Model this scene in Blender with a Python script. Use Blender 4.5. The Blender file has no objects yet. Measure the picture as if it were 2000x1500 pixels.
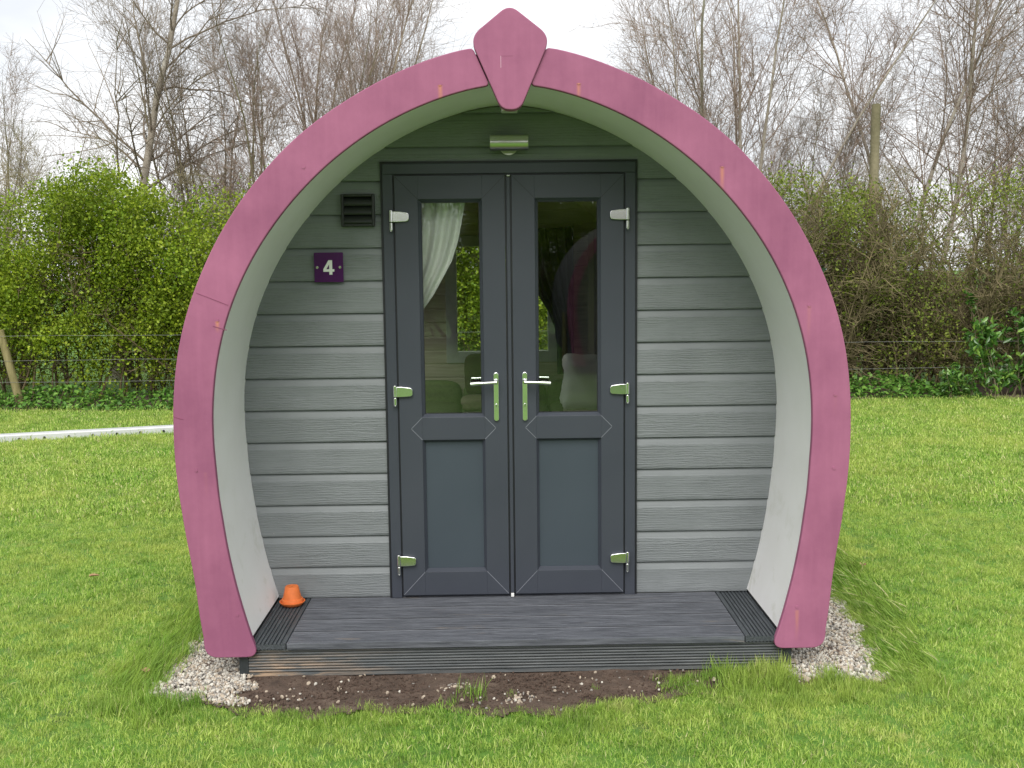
import bpy, bmesh, math, random
import numpy as np
from mathutils import Vector, Matrix
R = math.radians
rng = np.random.default_rng(7)
random.seed(7)
S = bpy.context.scene
COL = S.collection

# ------------------------------------------------------------------ camera
yaw, pitch, roll = 0.0153, 0.1118, -0.0113
fwd = Vector((math.sin(yaw)*math.cos(pitch), math.cos(yaw)*math.cos(pitch), -math.sin(pitch)))
rt0 = Vector((math.cos(yaw), -math.sin(yaw), 0)); up0 = rt0.cross(fwd)
rt = rt0*math.cos(roll) + up0*math.sin(roll); up = -rt0*math.sin(roll) + up0*math.cos(roll)
cd = bpy.data.cameras.new('camera'); cam = bpy.data.objects.new('camera', cd); COL.objects.link(cam)
M = Matrix((rt, up, -fwd)).transposed().to_4x4(); M.translation = Vector((-0.0737, -5.0577, 1.782))
cam.matrix_world = M
cd.sensor_width = 36; cd.lens = 36*2050/2000; cd.clip_end = 500; cd.clip_start = .05
S.camera = cam

# ------------------------------------------------------------------ world, sun, exposure
SUN_EL, SUN_AZ = R(47), R(188)       # azimuth from +y clockwise: behind the camera, slightly left
w = bpy.data.worlds.new('World'); S.world = w; w.use_nodes = True
nt = w.node_tree; nt.nodes.clear()
out = nt.nodes.new('ShaderNodeOutputWorld'); bg = nt.nodes.new('ShaderNodeBackground')
sky = nt.nodes.new('ShaderNodeTexSky'); sky.sky_type = 'NISHITA'; sky.sun_disc = False
sky.sun_elevation = SUN_EL; sky.sun_rotation = SUN_AZ; sky.air_density = 1; sky.dust_density = 2
tc = nt.nodes.new('ShaderNodeTexCoord'); mp = nt.nodes.new('ShaderNodeMapping'); mp.inputs['Scale'].default_value = (1, 1, 2.6)
nz = nt.nodes.new('ShaderNodeTexNoise'); nz.inputs['Scale'].default_value = 2.6; nz.inputs['Detail'].default_value = 7; nz.inputs['Roughness'].default_value = .52
cr = nt.nodes.new('ShaderNodeValToRGB'); e = cr.color_ramp.elements
e[0].position = .40; e[0].color = (.68, .70, .73, 1); e[1].position = .66; e[1].color = (1, 1, 1, 1)
mul = nt.nodes.new('ShaderNodeVectorMath'); mul.operation = 'SCALE'; mul.inputs['Scale'].default_value = 6.9
mix = nt.nodes.new('ShaderNodeMix'); mix.data_type = 'RGBA'; mix.inputs[0].default_value = .93
nt.links.new(tc.outputs['Generated'], mp.inputs[0]); nt.links.new(mp.outputs[0], nz.inputs['Vector'])
nt.links.new(nz.outputs['Fac'], cr.inputs[0]); nt.links.new(cr.outputs[0], mul.inputs[0])
nt.links.new(sky.outputs[0], mix.inputs[6]); nt.links.new(mul.outputs[0], mix.inputs[7])
nt.links.new(mix.outputs[2], bg.inputs[0]); bg.inputs[1].default_value = .1
nt.links.new(bg.outputs[0], out.inputs[0])
sl = bpy.data.lights.new('sun', 'SUN'); sl.energy = 1.5; sl.angle = R(48); sl.color = (1, .97, .92)
so = bpy.data.objects.new('sun', sl); COL.objects.link(so)
sdir = Vector((math.sin(SUN_AZ)*math.cos(SUN_EL), math.cos(SUN_AZ)*math.cos(SUN_EL), math.sin(SUN_EL)))
so.rotation_euler = (-sdir).to_track_quat('-Z', 'Y').to_euler(); so.location = sdir*30
S.view_settings.view_transform = 'Standard'; S.view_settings.look = 'None'
S.view_settings.exposure = 1.0; S.view_settings.gamma = 1
S.cycles.max_bounces = 8; S.cycles.transparent_max_bounces = 24

# ------------------------------------------------------------------ helpers: materials
class NT:
    def __init__(s, name):
        s.m = bpy.data.materials.new(name); s.m.use_nodes = True; s.t = s.m.node_tree
        s.b = s.t.nodes['Principled BSDF']; s.o = s.t.nodes['Material Output']
    def n(s, typ, **kw):
        x = s.t.nodes.new('ShaderNode'+typ)
        for k, v in kw.items():
            if k in x.inputs: x.inputs[k].default_value = v
            else: setattr(x, k, v)
        return x
    def l(s, a, b): s.t.links.new(a, b)
    def coord(s, scale=(1, 1, 1), pos=False):
        c = s.n('NewGeometry').outputs['Position'] if pos else s.n('TexCoord').outputs['Object']
        m = s.n('Mapping'); m.inputs['Scale'].default_value = scale; s.l(c, m.inputs[0]); return m.outputs[0]
    def noise(s, scale, detail=4, rough=.5, dist=0, sc=(1, 1, 1), pos=False):
        x = s.n('TexNoise'); x.inputs['Scale'].default_value = scale; x.inputs['Detail'].default_value = detail
        x.inputs['Roughness'].default_value = rough; x.inputs['Distortion'].default_value = dist
        s.l(s.coord(sc, pos), x.inputs['Vector']); return x.outputs['Fac']
    def math(s, op, a, b=0.0, clamp=False):
        x = s.n('Math'); x.operation = op; x.use_clamp = clamp
        for i, v in enumerate((a, b)):
            if hasattr(v, 'is_linked'): s.l(v, x.inputs[i])
            else: x.inputs[i].default_value = v
        return x.outputs[0]
    def ramp(s, fac, stops):
        x = s.n('ValToRGB'); el = x.color_ramp.elements
        while len(el) < len(stops): el.new(.5)
        for k, (p, c) in enumerate(stops):
            el[k].position = p; el[k].color = (*c, 1) if len(c) == 3 else c
        s.l(fac, x.inputs[0]); return x.outputs[0]
    def mix(s, fac, a, b):
        x = s.n('Mix'); x.data_type = 'RGBA'
        for i, v in ((0, fac), (6, a), (7, b)):
            if hasattr(v, 'is_linked'): s.l(v, x.inputs[i])
            elif i == 0: x.inputs[0].default_value = v
            else: x.inputs[i].default_value = (*v, 1)
        return x.outputs[2]
    def bump(s, h, strength=.3, dist=.01, prev=None):
        x = s.n('Bump'); x.inputs['Strength'].default_value = strength; x.inputs['Distance'].default_value = dist
        s.l(h, x.inputs['Height'])
        if prev: s.l(prev, x.inputs['Normal'])
        s.l(x.outputs[0], s.b.inputs['Normal']); return x.outputs[0]
    def base(s, c):
        if hasattr(c, 'is_linked'): s.l(c, s.b.inputs['Base Color'])
        else: s.b.inputs['Base Color'].default_value = (*c, 1)
    def rough(s, v):
        if hasattr(v, 'is_linked'): s.l(v, s.b.inputs['Roughness'])
        else: s.b.inputs['Roughness'].default_value = v

def simple(name, c, rough=.6, metal=0, var=.12, vs=12, bump=0, spec=.5):
    t = NT(name); n = t.noise(vs, 5, .6)
    lo = tuple(x*(1-var) for x in c); hi = tuple(min(1, x*(1+var)) for x in c)
    t.base(t.ramp(n, [(.3, lo), (.7, hi)])); t.rough(rough); t.b.inputs['Metallic'].default_value = metal
    t.b.inputs['Specular IOR Level'].default_value = spec
    if bump: t.bump(t.noise(vs*6, 4), bump, .003)
    return t.m

def tinted(name, stops, transl=.35, rough=.6, var_scale=1.2, varc=None, varw=.5, spec=.3, dark=None):
    """leaf-like material: colour from the per-leaf 'tint' attribute and a slow world-space noise"""
    t = NT(name); a = t.n('Attribute'); a.attribute_name = 'tint'
    c = t.ramp(a.outputs['Fac'], stops)
    if varc:
        f = t.math('MULTIPLY', t.ramp(t.noise(var_scale, 5, .6, pos=True), [(.38, (0, 0, 0)), (.66, (1, 1, 1))]), varw)
        c = t.mix(f, c, varc)
        if dark: c = t.mix(t.math('MULTIPLY', t.ramp(t.noise(2.6, 5, .65, pos=True), [(.60, (0, 0, 0)), (.70, (1, 1, 1))]), .4), c, (.62, .55, .26))
        if dark: c = t.mix(t.math('MULTIPLY', t.ramp(t.noise(5.5, 4, .6, pos=True), [(.36, (1, 1, 1)), (.52, (0, 0, 0))]), .42), c, dark)
    t.base(c); t.rough(rough); t.b.inputs['Specular IOR Level'].default_value = spec
    if transl:
        tr = t.n('BsdfTranslucent'); t.l(c, tr.inputs[0]); mx = t.n('MixShader'); mx.inputs[0].default_value = transl
        t.l(t.b.outputs[0], mx.inputs[1]); t.l(tr.outputs[0], mx.inputs[2]); t.l(mx.outputs[0], t.o.inputs[0])
    return t.m

# ------------------------------------------------------------------ helpers: meshes and objects
def mesh_np(name, V, F, mats, tint=None, smooth=False, mi=None):
    """V (n,3); F either an (m,k) array or a list of such arrays"""
    me = bpy.data.meshes.new(name)
    Fs = F if isinstance(F, list) else [F]
    Fs = [np.asarray(f, dtype=np.int32) for f in Fs if len(f)]
    V = np.asarray(V, dtype=np.float32)
    me.vertices.add(len(V)); me.vertices.foreach_set('co', V.ravel())
    lv = np.concatenate([f.ravel() for f in Fs]); tot = np.concatenate([np.full(len(f), f.shape[1], dtype=np.int32) for f in Fs])
    st = np.concatenate([[0], np.cumsum(tot)[:-1]]).astype(np.int32)
    me.loops.add(len(lv)); me.loops.foreach_set('vertex_index', lv.astype(np.int32))
    me.polygons.add(len(tot)); me.polygons.foreach_set('loop_start', st); me.polygons.foreach_set('loop_total', tot)
    if smooth: me.polygons.foreach_set('use_smooth', np.ones(len(tot), dtype=bool))
    me.update(calc_edges=True); me.validate()
    for m in (mats if isinstance(mats, (list, tuple)) else [mats]): me.materials.append(m)
    if mi is not None: me.polygons.foreach_set('material_index', np.asarray(mi, dtype=np.int32))
    if tint is not None:
        a = me.attributes.new('tint', 'FLOAT', 'POINT'); a.data.foreach_set('value', np.asarray(tint, dtype=np.float32))
    return me

def link(name, me, parent=None, loc=None):
    o = bpy.data.objects.new(name, me); COL.objects.link(o)
    if parent is not None: o.parent = parent
    if loc is not None: o.location = loc
    return o

def tag(o, label=None, cat=None, group=None, kind=None):
    if label: o['label'] = label
    if cat: o['category'] = cat
    if group: o['group'] = group
    if kind: o['kind'] = kind
    return o

def thing(name, loc, label, cat, group=None):
    o = bpy.data.objects.new(name, None); COL.objects.link(o); o.location = loc; o.empty_display_size = .1
    return tag(o, label, cat, group)

class MB:
    """collects shapes into one mesh"""
    def __init__(s): s.V = []; s.F = []; s.MI = []; s.n = 0
    def add(s, V, F, mi=0):
        s.V.extend(tuple(v) for v in V); s.F.extend(tuple(i+s.n for i in f) for f in F); s.MI.extend([mi]*len(F)); s.n += len(V)
    def box(s, x0, x1, y0, y1, z0, z1, mi=0):
        s.add([(x0,y0,z0),(x1,y0,z0),(x1,y1,z0),(x0,y1,z0),(x0,y0,z1),(x1,y0,z1),(x1,y1,z1),(x0,y1,z1)],
              [(0,3,2,1),(4,5,6,7),(0,1,5,4),(1,2,6,5),(2,3,7,6),(3,0,4,7)], mi)
    def prism_y(s, poly, y0, y1, mi=0):
        """poly: list of (x,z), counter-clockwise seen from the front (-y)"""
        n = len(poly); V = [(x, y0, z) for x, z in poly]+[(x, y1, z) for x, z in poly]
        F = [tuple(range(n)), tuple(range(2*n-1, n-1, -1))]+[(i, i+n, (i+1) % n+n, (i+1) % n) for i in range(n)]
        s.add(V, F, mi)
    def ext_x(s, prof, x0, x1, mi=0):
        """prof: list of (y,z) closed loop, extruded along x"""
        n = len(prof); V = [(x0, y, z) for y, z in prof]+[(x1, y, z) for y, z in prof]
        s.add(V, [tuple(range(n)), tuple(range(2*n-1, n-1, -1))]+[(i, i+n, (i+1) % n+n, (i+1) % n) for i in range(n)], mi)
    def ext_y(s, prof, y0, y1, mi=0):
        s.prism_y(prof, y0, y1, mi)
    def cyl(s, p0, p1, r0, r1=None, n=16, mi=0, cap=True):
        p0 = Vector(p0); p1 = Vector(p1); r1 = r0 if r1 is None else r1
        q = (p1-p0).to_track_quat('Z', 'Y'); V = []
        for p, r in ((p0, r0), (p1, r1)):
            for k in range(n): V.append(p+q @ Vector((r*math.cos(2*math.pi*k/n), r*math.sin(2*math.pi*k/n), 0)))
        F = [(k, (k+1) % n, n+(k+1) % n, n+k) for k in range(n)]
        if cap: F += [tuple(range(n-1, -1, -1)), tuple(range(n, 2*n))]
        s.add(V, F, mi)
    def lathe(s, prof, c=(0, 0, 0), n=40, mi=0):
        V = [(c[0]+r*math.cos(2*math.pi*k/n), c[1]+r*math.sin(2*math.pi*k/n), c[2]+z) for r, z in prof for k in range(n)]
        F = [(j*n+k, j*n+(k+1) % n, (j+1)*n+(k+1) % n, (j+1)*n+k) for j in range(len(prof)-1) for k in range(n)]
        s.add(V, F, mi)
    def build(s, name, mats, parent=None, bevel=0, smooth=None, loc=None, seg=2):
        me = bpy.data.meshes.new(name); me.from_pydata(s.V, [], s.F)
        for m in (mats if isinstance(mats, (list, tuple)) else [mats]): me.materials.append(m)
        me.polygons.foreach_set('material_index', s.MI)
        b = bmesh.new(); b.from_mesh(me); bmesh.ops.recalc_face_normals(b, faces=b.faces); b.to_mesh(me); b.free()
        if smooth:
            me.polygons.foreach_set('use_smooth', [True]*len(me.polygons)); me.set_sharp_from_angle(angle=R(smooth))
        o = link(name, me, parent, loc)
        if bevel:
            m = o.modifiers.new('bevel', 'BEVEL'); m.width = bevel; m.segments = seg; m.limit_method = 'ANGLE'; m.angle_limit = R(40)
        return o

def rounded(poly, d, k=6):
    """cut each corner of a polygon with a smooth curve reaching d along its edges"""
    out = []; n = len(poly)
    for i in range(n):
        p = Vector(poly[i]); a = Vector(poly[i-1]); b = Vector(poly[(i+1) % n]); di = d[i] if isinstance(d, (list, tuple)) else d
        if di <= 0: out.append(tuple(p)); continue
        pa = p+(a-p).normalized()*di; pb = p+(b-p).normalized()*di
        for j in range(k+1):
            t = j/k; out.append(tuple(pa*(1-t)**2+p*2*t*(1-t)+pb*t*t))
    return out

def tubes(P, r0, r1, sides=3, power=1.0):
    """P (N,K+1,3) polylines -> vertices, faces"""
    N, K1, _ = P.shape; T = np.gradient(P, axis=1); T /= np.linalg.norm(T, axis=2, keepdims=True)+1e-9
    ref = np.where(np.abs(T[..., 2:3]) < .9, np.array([0, 0, 1.]), np.array([1., 0, 0]))
    A = np.cross(T, ref); A /= np.linalg.norm(A, axis=2, keepdims=True)+1e-9; B = np.cross(T, A)
    t = np.linspace(0, 1, K1)[None, :]**power; rr = r0[:, None]*(1-t)+r1[:, None]*t
    ang = np.arange(sides)*2*np.pi/sides
    V = P[:, :, None, :]+rr[..., None, None]*(A[:, :, None, :]*np.cos(ang)[None, None, :, None]+B[:, :, None, :]*np.sin(ang)[None, None, :, None])
    idx = np.arange(N*K1*sides).reshape(N, K1, sides); nx = np.roll(idx, -1, axis=2)
    F = np.stack([idx[:, :-1], nx[:, :-1], nx[:, 1:], idx[:, 1:]], axis=-1).reshape(-1, 4)
    return V.reshape(-1, 3), F

def unit(v): return v/(np.linalg.norm(v, axis=-1, keepdims=True)+1e-9)

def grow(rg, st, dr, ln, K, upv, noise, bend=None):
    N = len(st); P = np.zeros((N, K+1, 3)); P[:, 0] = st; d = unit(dr); step = (ln/K)[:, None]
    for k in range(K):
        d = unit(d+np.array([0, 0, upv])*(1.0/K)*3+rg.normal(0, noise, (N, 3)))
        if bend is not None: d = unit(d+bend/K)
        P[:, k+1] = P[:, k]+d*step
    return P

def kids(rg, P, L, M, t0, t1, ang, lf, K, upv, noise, angj=.25, droop=0.0):
    N, K1, _ = P.shape; t = rg.uniform(t0, t1, (N, M)); f = t*(K1-1); i = np.minimum(f.astype(int), K1-2); fr = (f-i)[..., None]
    n = np.arange(N)[:, None]; a = P[n, i]; b = P[n, i+1]; pos = a*(1-fr)+b*fr; T = unit(b-a)
    rv = unit(rg.normal(0, 1, (N, M, 3))); perp = unit(np.cross(T, rv)); an = ang+rg.normal(0, angj, (N, M))
    d = T*np.cos(an)[..., None]+perp*np.sin(an)[..., None]
    ln = L[:, None]*lf*(1-.55*t)*rg.uniform(.6, 1.25, (N, M))
    return grow(rg, pos.reshape(-1, 3), d.reshape(-1, 3), ln.ravel(), K, upv, noise, np.array([0, 0, -droop]) if droop else None), ln.ravel(), t.ravel()

def leaf_mesh(rg, C, size, mats, name, tint=None, up_bias=.4, aspect=.55, curl=.25, sj=.3):
    """kite-shaped folded leaves at centres C"""
    N = len(C); s = size*(1+rg.normal(0, sj, N)).clip(.4, 1.9)
    nrm = unit(rg.normal(0, 1, (N, 3))+np.array([0, 0, up_bias])); d = unit(np.cross(nrm, unit(rg.normal(0, 1, (N, 3))))); sd = np.cross(nrm, d)
    s = s[:, None]; a = aspect*.5
    V = np.stack([C-d*s*.5, C+sd*s*a+d*s*.02+nrm*s*curl*.3, C+d*s*.5-nrm*s*curl*.3, C-sd*s*a+d*s*.02+nrm*s*curl*.3], axis=1).reshape(-1, 3)
    i = np.arange(N)*4; F = np.concatenate([np.stack([i, i+1, i+2], 1), np.stack([i, i+2, i+3], 1)])
    if tint is None: tint = rg.uniform(0, 1, N)
    return mesh_np(name, V, F, mats, tint=np.repeat(tint, 4))

def scatter(name, P, rot, scl, idx, sources, base_mat):
    """geometry-node instances of `sources` (mesh datablocks) on the points P"""
    sc = bpy.data.collections.new(name+'_sources')
    for k, me in enumerate(sources):
        sc.objects.link(bpy.data.objects.new('%s_%02d' % (name, k), me))
    me = bpy.data.meshes.new(name); me.vertices.add(len(P)); me.vertices.foreach_set('co', np.asarray(P, dtype=np.float32).ravel())
    a = me.attributes.new('rot', 'FLOAT_VECTOR', 'POINT'); a.data.foreach_set('vector', np.asarray(rot, dtype=np.float32).ravel())
    a = me.attributes.new('scl', 'FLOAT', 'POINT'); a.data.foreach_set('value', np.asarray(scl, dtype=np.float32))
    a = me.attributes.new('pick', 'INT', 'POINT'); a.data.foreach_set('value', np.asarray(idx, dtype=np.int32))
    me.materials.append(base_mat)
    o = link(name, me)
    g = bpy.data.node_groups.new(name, 'GeometryNodeTree')
    g.interface.new_socket('Geometry', in_out='INPUT', socket_type='NodeSocketGeometry')
    g.interface.new_socket('Geometry', in_out='OUTPUT', socket_type='NodeSocketGeometry')
    gi = g.nodes.new('NodeGroupInput'); go = g.nodes.new('NodeGroupOutput')
    ip = g.nodes.new('GeometryNodeInstanceOnPoints'); ci = g.nodes.new('GeometryNodeCollectionInfo')
    ci.inputs['Collection'].default_value = sc; ci.inputs['Separate Children'].default_value = True; ci.inputs['Reset Children'].default_value = True
    def att(nm, ty):
        x = g.nodes.new('GeometryNodeInputNamedAttribute'); x.data_type = ty; x.inputs['Name'].default_value = nm
        return [q for q in x.outputs if q.name == 'Attribute' and q.enabled][0]
    er = g.nodes.new('FunctionNodeEulerToRotation')
    g.links.new(att('rot', 'FLOAT_VECTOR'), er.inputs[0]); g.links.new(er.outputs[0], ip.inputs['Rotation'])
    g.links.new(att('scl', 'FLOAT'), ip.inputs['Scale']); g.links.new(att('pick', 'INT'), ip.inputs['Instance Index'])
    ip.inputs['Pick Instance'].default_value = True
    g.links.new(gi.outputs[0], ip.inputs['Points']); g.links.new(ci.outputs[0], ip.inputs['Instance']); g.links.new(ip.outputs[0], go.inputs[0])
    m = o.modifiers.new('scatter', 'NODES'); m.node_group = g
    return o

# ------------------------------------------------------------------ materials
def mat_pink():
    t = NT('painted_pink')
    n = t.math('ADD', t.math('MULTIPLY', t.noise(2.4, 6, .65), .78), t.math('MULTIPLY', t.noise(1, 4, .6, .4, sc=(26, 26, 2.2)), .22)); c = t.ramp(n, [(.36, (.285, .098, .176)), (.64, (.385, .140, .236))])
    pos = t.n('NewGeometry').outputs['Position']; sp = t.n('SeparateXYZ'); t.l(pos, sp.inputs[0]); X, Z = sp.outputs[0], sp.outputs[2]
    # rust runs below the screws: x, z of the screw, length, strength
    tot = None
    for x0, z0, ln, st in [(-.0737+.9919*(q[0]+.0737), 1.782+.9919*(q[1]-1.782), q[2], q[3]) for q in ((-.288, 2.527, .13, 1.2), (.284, 2.53, .13, .9), (.882, 2.185, .13, 1.0), (-1.243, 1.565, .05, 1.0), (1.258, 1.60, .16, .30), (1.232, .27, .15, .6), (-1.32, .92, .12, .15), (1.378, 1.22, .1, .1))]:
        dx = t.math('ABSOLUTE', t.math('SUBTRACT', X, x0)); fx = t.math('SUBTRACT', 1, t.math('MULTIPLY', dx, 1/.012), True)
        dz = t.math('DIVIDE', t.math('SUBTRACT', z0, Z), ln); fz = t.math('MULTIPLY', t.math('GREATER_THAN', dz, 0), t.math('SUBTRACT', 1, dz, True))
        f = t.math('MULTIPLY', t.math('MULTIPLY', fx, fz), st)
        tot = f if tot is None else t.math('ADD', tot, f)
    tot = t.math('MULTIPLY', t.math('MULTIPLY', tot, .85), t.ramp(t.noise(40, 3, .6, sc=(1, 1, .25)), [(.3, (.4, .4, .4)), (.6, (1, 1, 1))]), True)
    c = t.mix(tot, c, (.62, .26, .13))
    # worn specks
    sp2 = t.ramp(t.noise(55, 3, .7), [(.72, (0, 0, 0)), (.76, (1, 1, 1))])
    c = t.mix(t.math('MULTIPLY', sp2, .25), c, (.5, .25, .32))
    t.base(c); t.rough(.6); t.b.inputs['Specular IOR Level'].default_value = .12
    bp = t.bump(t.noise(90, 5, .6), .10, .003); t.bump(t.noise(2.5, 2, .5), .25, .02, bp)
    return t.m
M_pink = mat_pink()
M_pinkedge = simple('painted_pink_edge', (.23, .055, .12), .6)

def mat_white():
    t = NT('white_soffit')
    c = t.ramp(t.noise(3, 6, .6), [(.35, (.86, .845, .84)), (.65, (.91, .895, .90))])
    g = t.ramp(t.noise(7, 6, .65, .4), [(.55, (0, 0, 0)), (.72, (1, 1, 1))])
    sp = t.n('SeparateXYZ'); t.l(t.n('NewGeometry').outputs['Position'], sp.inputs[0])
    low = t.math('SUBTRACT', 1, t.math('DIVIDE', t.math('SUBTRACT', sp.outputs[2], .15), .8), True)
    c = t.mix(t.math('MULTIPLY', t.math('MULTIPLY', g, low), .55), c, (.50, .50, .38))
    t.base(c); t.rough(.5); t.bump(t.noise(30, 4, .6), .12, .004)
    return t.m
M_white = mat_white()

def mat_clad():
    t = NT('grey_cladding')
    # embossed wood grain: stretched, wavy ridges that differ from board to board
    g = t.n('TexWave'); g.wave_type = 'BANDS'; g.bands_direction = 'Z'
    g.inputs['Scale'].default_value = 26; g.inputs['Distortion'].default_value = 9; g.inputs['Detail'].default_value = 4
    g.inputs['Detail Scale'].default_value = 1.3; g.inputs['Detail Roughness'].default_value = .62
    t.l(t.coord((.16, 1, 1.0)), g.inputs['Vector'])
    n1 = t.noise(1.0, 6, .7, .9, sc=(9, 9, 95)); n2 = t.noise(1, 4, .6, sc=(55, 55, 240))
    h = t.math('ADD', t.math('MULTIPLY', g.outputs['Fac'], .22), t.math('ADD', n1, t.math('MULTIPLY', n2, .35)))
    at = t.n('Attribute'); at.attribute_name = 'tint'
    hh = t.math('MULTIPLY', t.math('MULTIPLY', h, t.ramp(t.noise(1, 2, .5, sc=(2.2, 2.2, 6.4)), [(.35, (.25,)*3), (.62, (1.5,)*3)])), at.outputs['Fac'])
    c = t.ramp(t.noise(2.2, 5, .6), [(.3, (.170, .184, .192)), (.7, (.212, .228, .236))])
    c = t.mix(t.math('MULTIPLY', t.ramp(h, [(.62, (1, 1, 1)), (.8, (0, 0, 0))]), t.math('MULTIPLY', at.outputs['Fac'], .25)), c, (.11, .125, .12))
    chips = t.ramp(t.noise(26, 2, .5), [(.80, (0, 0, 0)), (.81, (1, 1, 1))])
    c = t.mix(t.math('MULTIPLY', chips, .5), c, (.5, .5, .47))
    t.base(c); t.rough(.5); t.b.inputs['Specular IOR Level'].default_value = .4
    t.bump(hh, .6, .006)
    return t.m
M_clad = mat_clad()

def mat_upvc(name, a, b, r=.38):
    t = NT(name); t.base(t.ramp(t.noise(2, 3), [(.3, a), (.7, b)])); t.rough(r); t.b.inputs['Specular IOR Level'].default_value = .38
    t.bump(t.noise(1, 3, .6, sc=(320, 320, 30)), .10, .001)
    return t.m
M_upvc = mat_upvc('grey_upvc', (.047, .053, .069), (.056, .062, .079))
M_panel = mat_upvc('grey_upvc_panel', (.046, .060, .076), (.054, .069, .086), .5)
M_seam = simple('weld_seam', (.26, .27, .31), .5)
M_black = simple('black_gasket', (.008, .009, .013), .5)
M_vent = simple('black_plastic', (.016, .018, .018), .38, spec=.5)
def mat_metal(name, c, r):
    t = NT(name); t.base(c); t.b.inputs['Metallic'].default_value = 1
    t.rough(r); return t.m
M_chrome = mat_metal('chrome', (.86, .87, .86), .07)
M_satin = mat_metal('satin_steel', (.62, .62, .56), .28)
M_hinge = mat_metal('polished_hinge', (.80, .81, .80), .16)
def mat_glass():
    t = NT('window_glass'); g = t.n('BsdfGlossy'); g.inputs['Roughness'].default_value = .0; g.inputs[0].default_value = (.9, .95, .92, 1)
    tr = t.n('BsdfTransparent'); tr.inputs[0].default_value = (.95, .97, .955, 1)
    fr = t.n('Fresnel'); fr.inputs['IOR'].default_value = 1.5
    f = t.math('MULTIPLY', fr.outputs[0], 1.35, True); mx = t.n('MixShader'); t.l(f, mx.inputs[0])
    t.l(tr.outputs[0], mx.inputs[1]); t.l(g.outputs[0], mx.inputs[2]); t.l(mx.outputs[0], t.o.inputs[0]); return t.m
M_glass = mat_glass()
M_sign = simple('purple_acrylic', (.075, .014, .10), .12, var=.05)
M_signtxt = simple('white_lettering', (.82, .82, .80), .5, var=.03)
def mat_deck(name, along, base=(.095, .105, .125), hi=(.19, .20, .23), wear=.0):
    t = NT(name); sc = (3, 60, 60) if along == 'x' else (60, 3, 60)
    n = t.noise(1.6, 6, .7, .3, sc=sc); c = t.ramp(n, [(.32, base), (.72, hi)])
    fl = t.ramp(t.noise(1, 4, .7, sc=(10, 150, 150) if along == 'x' else (150, 10, 150)), [(.60, (0, 0, 0)), (.74, (1, 1, 1))])
    c = t.mix(t.math('MULTIPLY', fl, .55), c, (.33, .35, .39))
    if wear:
        f = t.ramp(t.noise(1.0, 5, .7, .4, sc=(3.0, 14, 38)), [(.62, (0, 0, 0)), (.69, (1, 1, 1))])
        c = t.mix(t.math('MULTIPLY', f, wear), c, (.40, .30, .19))
    t.base(c); t.rough(t.ramp(n, [(.3, (.42,)*3), (.7, (.6,)*3)])); t.b.inputs['Specular IOR Level'].default_value = .3; t.bump(n, .6, .005)
    return t.m
M_deck = mat_deck('painted_deck_boards', 'x', (.046, .050, .060), (.165, .174, .198), wear=.18)
M_deckside = mat_deck('grooved_edge_boards', 'y', (.040, .046, .052), (.085, .095, .105))
def mat_riser():
    t = NT('weathered_riser')
    n = t.noise(1.6, 6, .7, .3, sc=(3, 60, 70)); c = t.ramp(n, [(.3, (.045, .052, .056)), (.75, (.15, .162, .165))])
    sp = t.n('SeparateXYZ'); t.l(t.n('NewGeometry').outputs['Position'], sp.inputs[0])
    lf = t.math('SUBTRACT', 1, t.math('DIVIDE', t.math('ADD', sp.outputs[0], 1.2), .75), True)
    lz = t.math('SUBTRACT', 1, t.math('DIVIDE', sp.outputs[2], .13), True)
    k = t.math('MULTIPLY', t.math('ADD', t.math('MULTIPLY', lf, 1.0), .03), t.math('ADD', lz, .35))
    f = t.math('MULTIPLY', t.ramp(t.noise(1, 5, .7, .5, sc=(5, 30, 60)), [(.42, (0, 0, 0)), (.6, (1, 1, 1))]), k, True)
    c = t.mix(f, c, (.42, .30, .20)); t.base(c); t.rough(.6); t.bump(n, .5, .004); return t.m
M_riser = mat_riser()
M_post = simple('dark_painted_wood', (.035, .042, .045), .5, var=.25, vs=20, bump=.3)
M_shingle = simple('dark_roof_shingle', (.045, .045, .048), .9, var=.35, vs=60, bump=.5)
def mat_inner():
    t = NT('interior_boards'); n = t.noise(1, 5, .6, .4, sc=(4, 4, 50)); t.base(t.ramp(n, [(.3, (.42, .35, .28)), (.7, (.58, .51, .42))])); t.rough(.55); t.bump(n, .2, .003); return t.m
M_inner = mat_inner()
M_floor = simple('interior_floor', (.20, .16, .12), .5)

# ------------------------------------------------------------------ pod profile (polar about x=0, z=1.15), measured from both sides
ZC = 1.15
OT = np.array([(-44, 1.80), (-40, 1.735), (-37, 1.692), (-32, 1.62), (-28, 1.566), (-23, 1.523), (-16, 1.485), (-9, 1.463), (-2, 1.449), (5, 1.444), (12, 1.443), (20, 1.442), (25, 1.441), (31, 1.444), (38, 1.449), (45, 1.456), (50, 1.465), (57, 1.474), (63, 1.482), (68, 1.493), (72, 1.503), (76, 1.513), (80, 1.524), (84, 1.533), (90, 1.541)])
IT = np.array([(-48, 1.60), (-44, 1.546), (-40, 1.504), (-36, 1.460), (-32, 1.423), (-27, 1.382), (-20, 1.336), (-12, 1.303), (-9, 1.294), (-2, 1.284), (5, 1.279), (14, 1.277), (24, 1.278), (31, 1.280), (40, 1.285), (48, 1.294), (54, 1.304), (60, 1.315), (65, 1.326), (70, 1.337), (75, 1.349), (80, 1.362), (85, 1.374), (90, 1.380)])
def smooth_tab(T):
    a = np.linspace(T[0, 0], 90, 240); r = np.interp(a, T[:, 0], T[:, 1])
    pad = np.concatenate([2*r[0]-r[8:0:-1], r, r[-2:-10:-1]]); k = np.ones(9)/9
    return a, np.convolve(np.convolve(pad, k, 'same'), np.ones(1), 'same')[8:-8]
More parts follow.
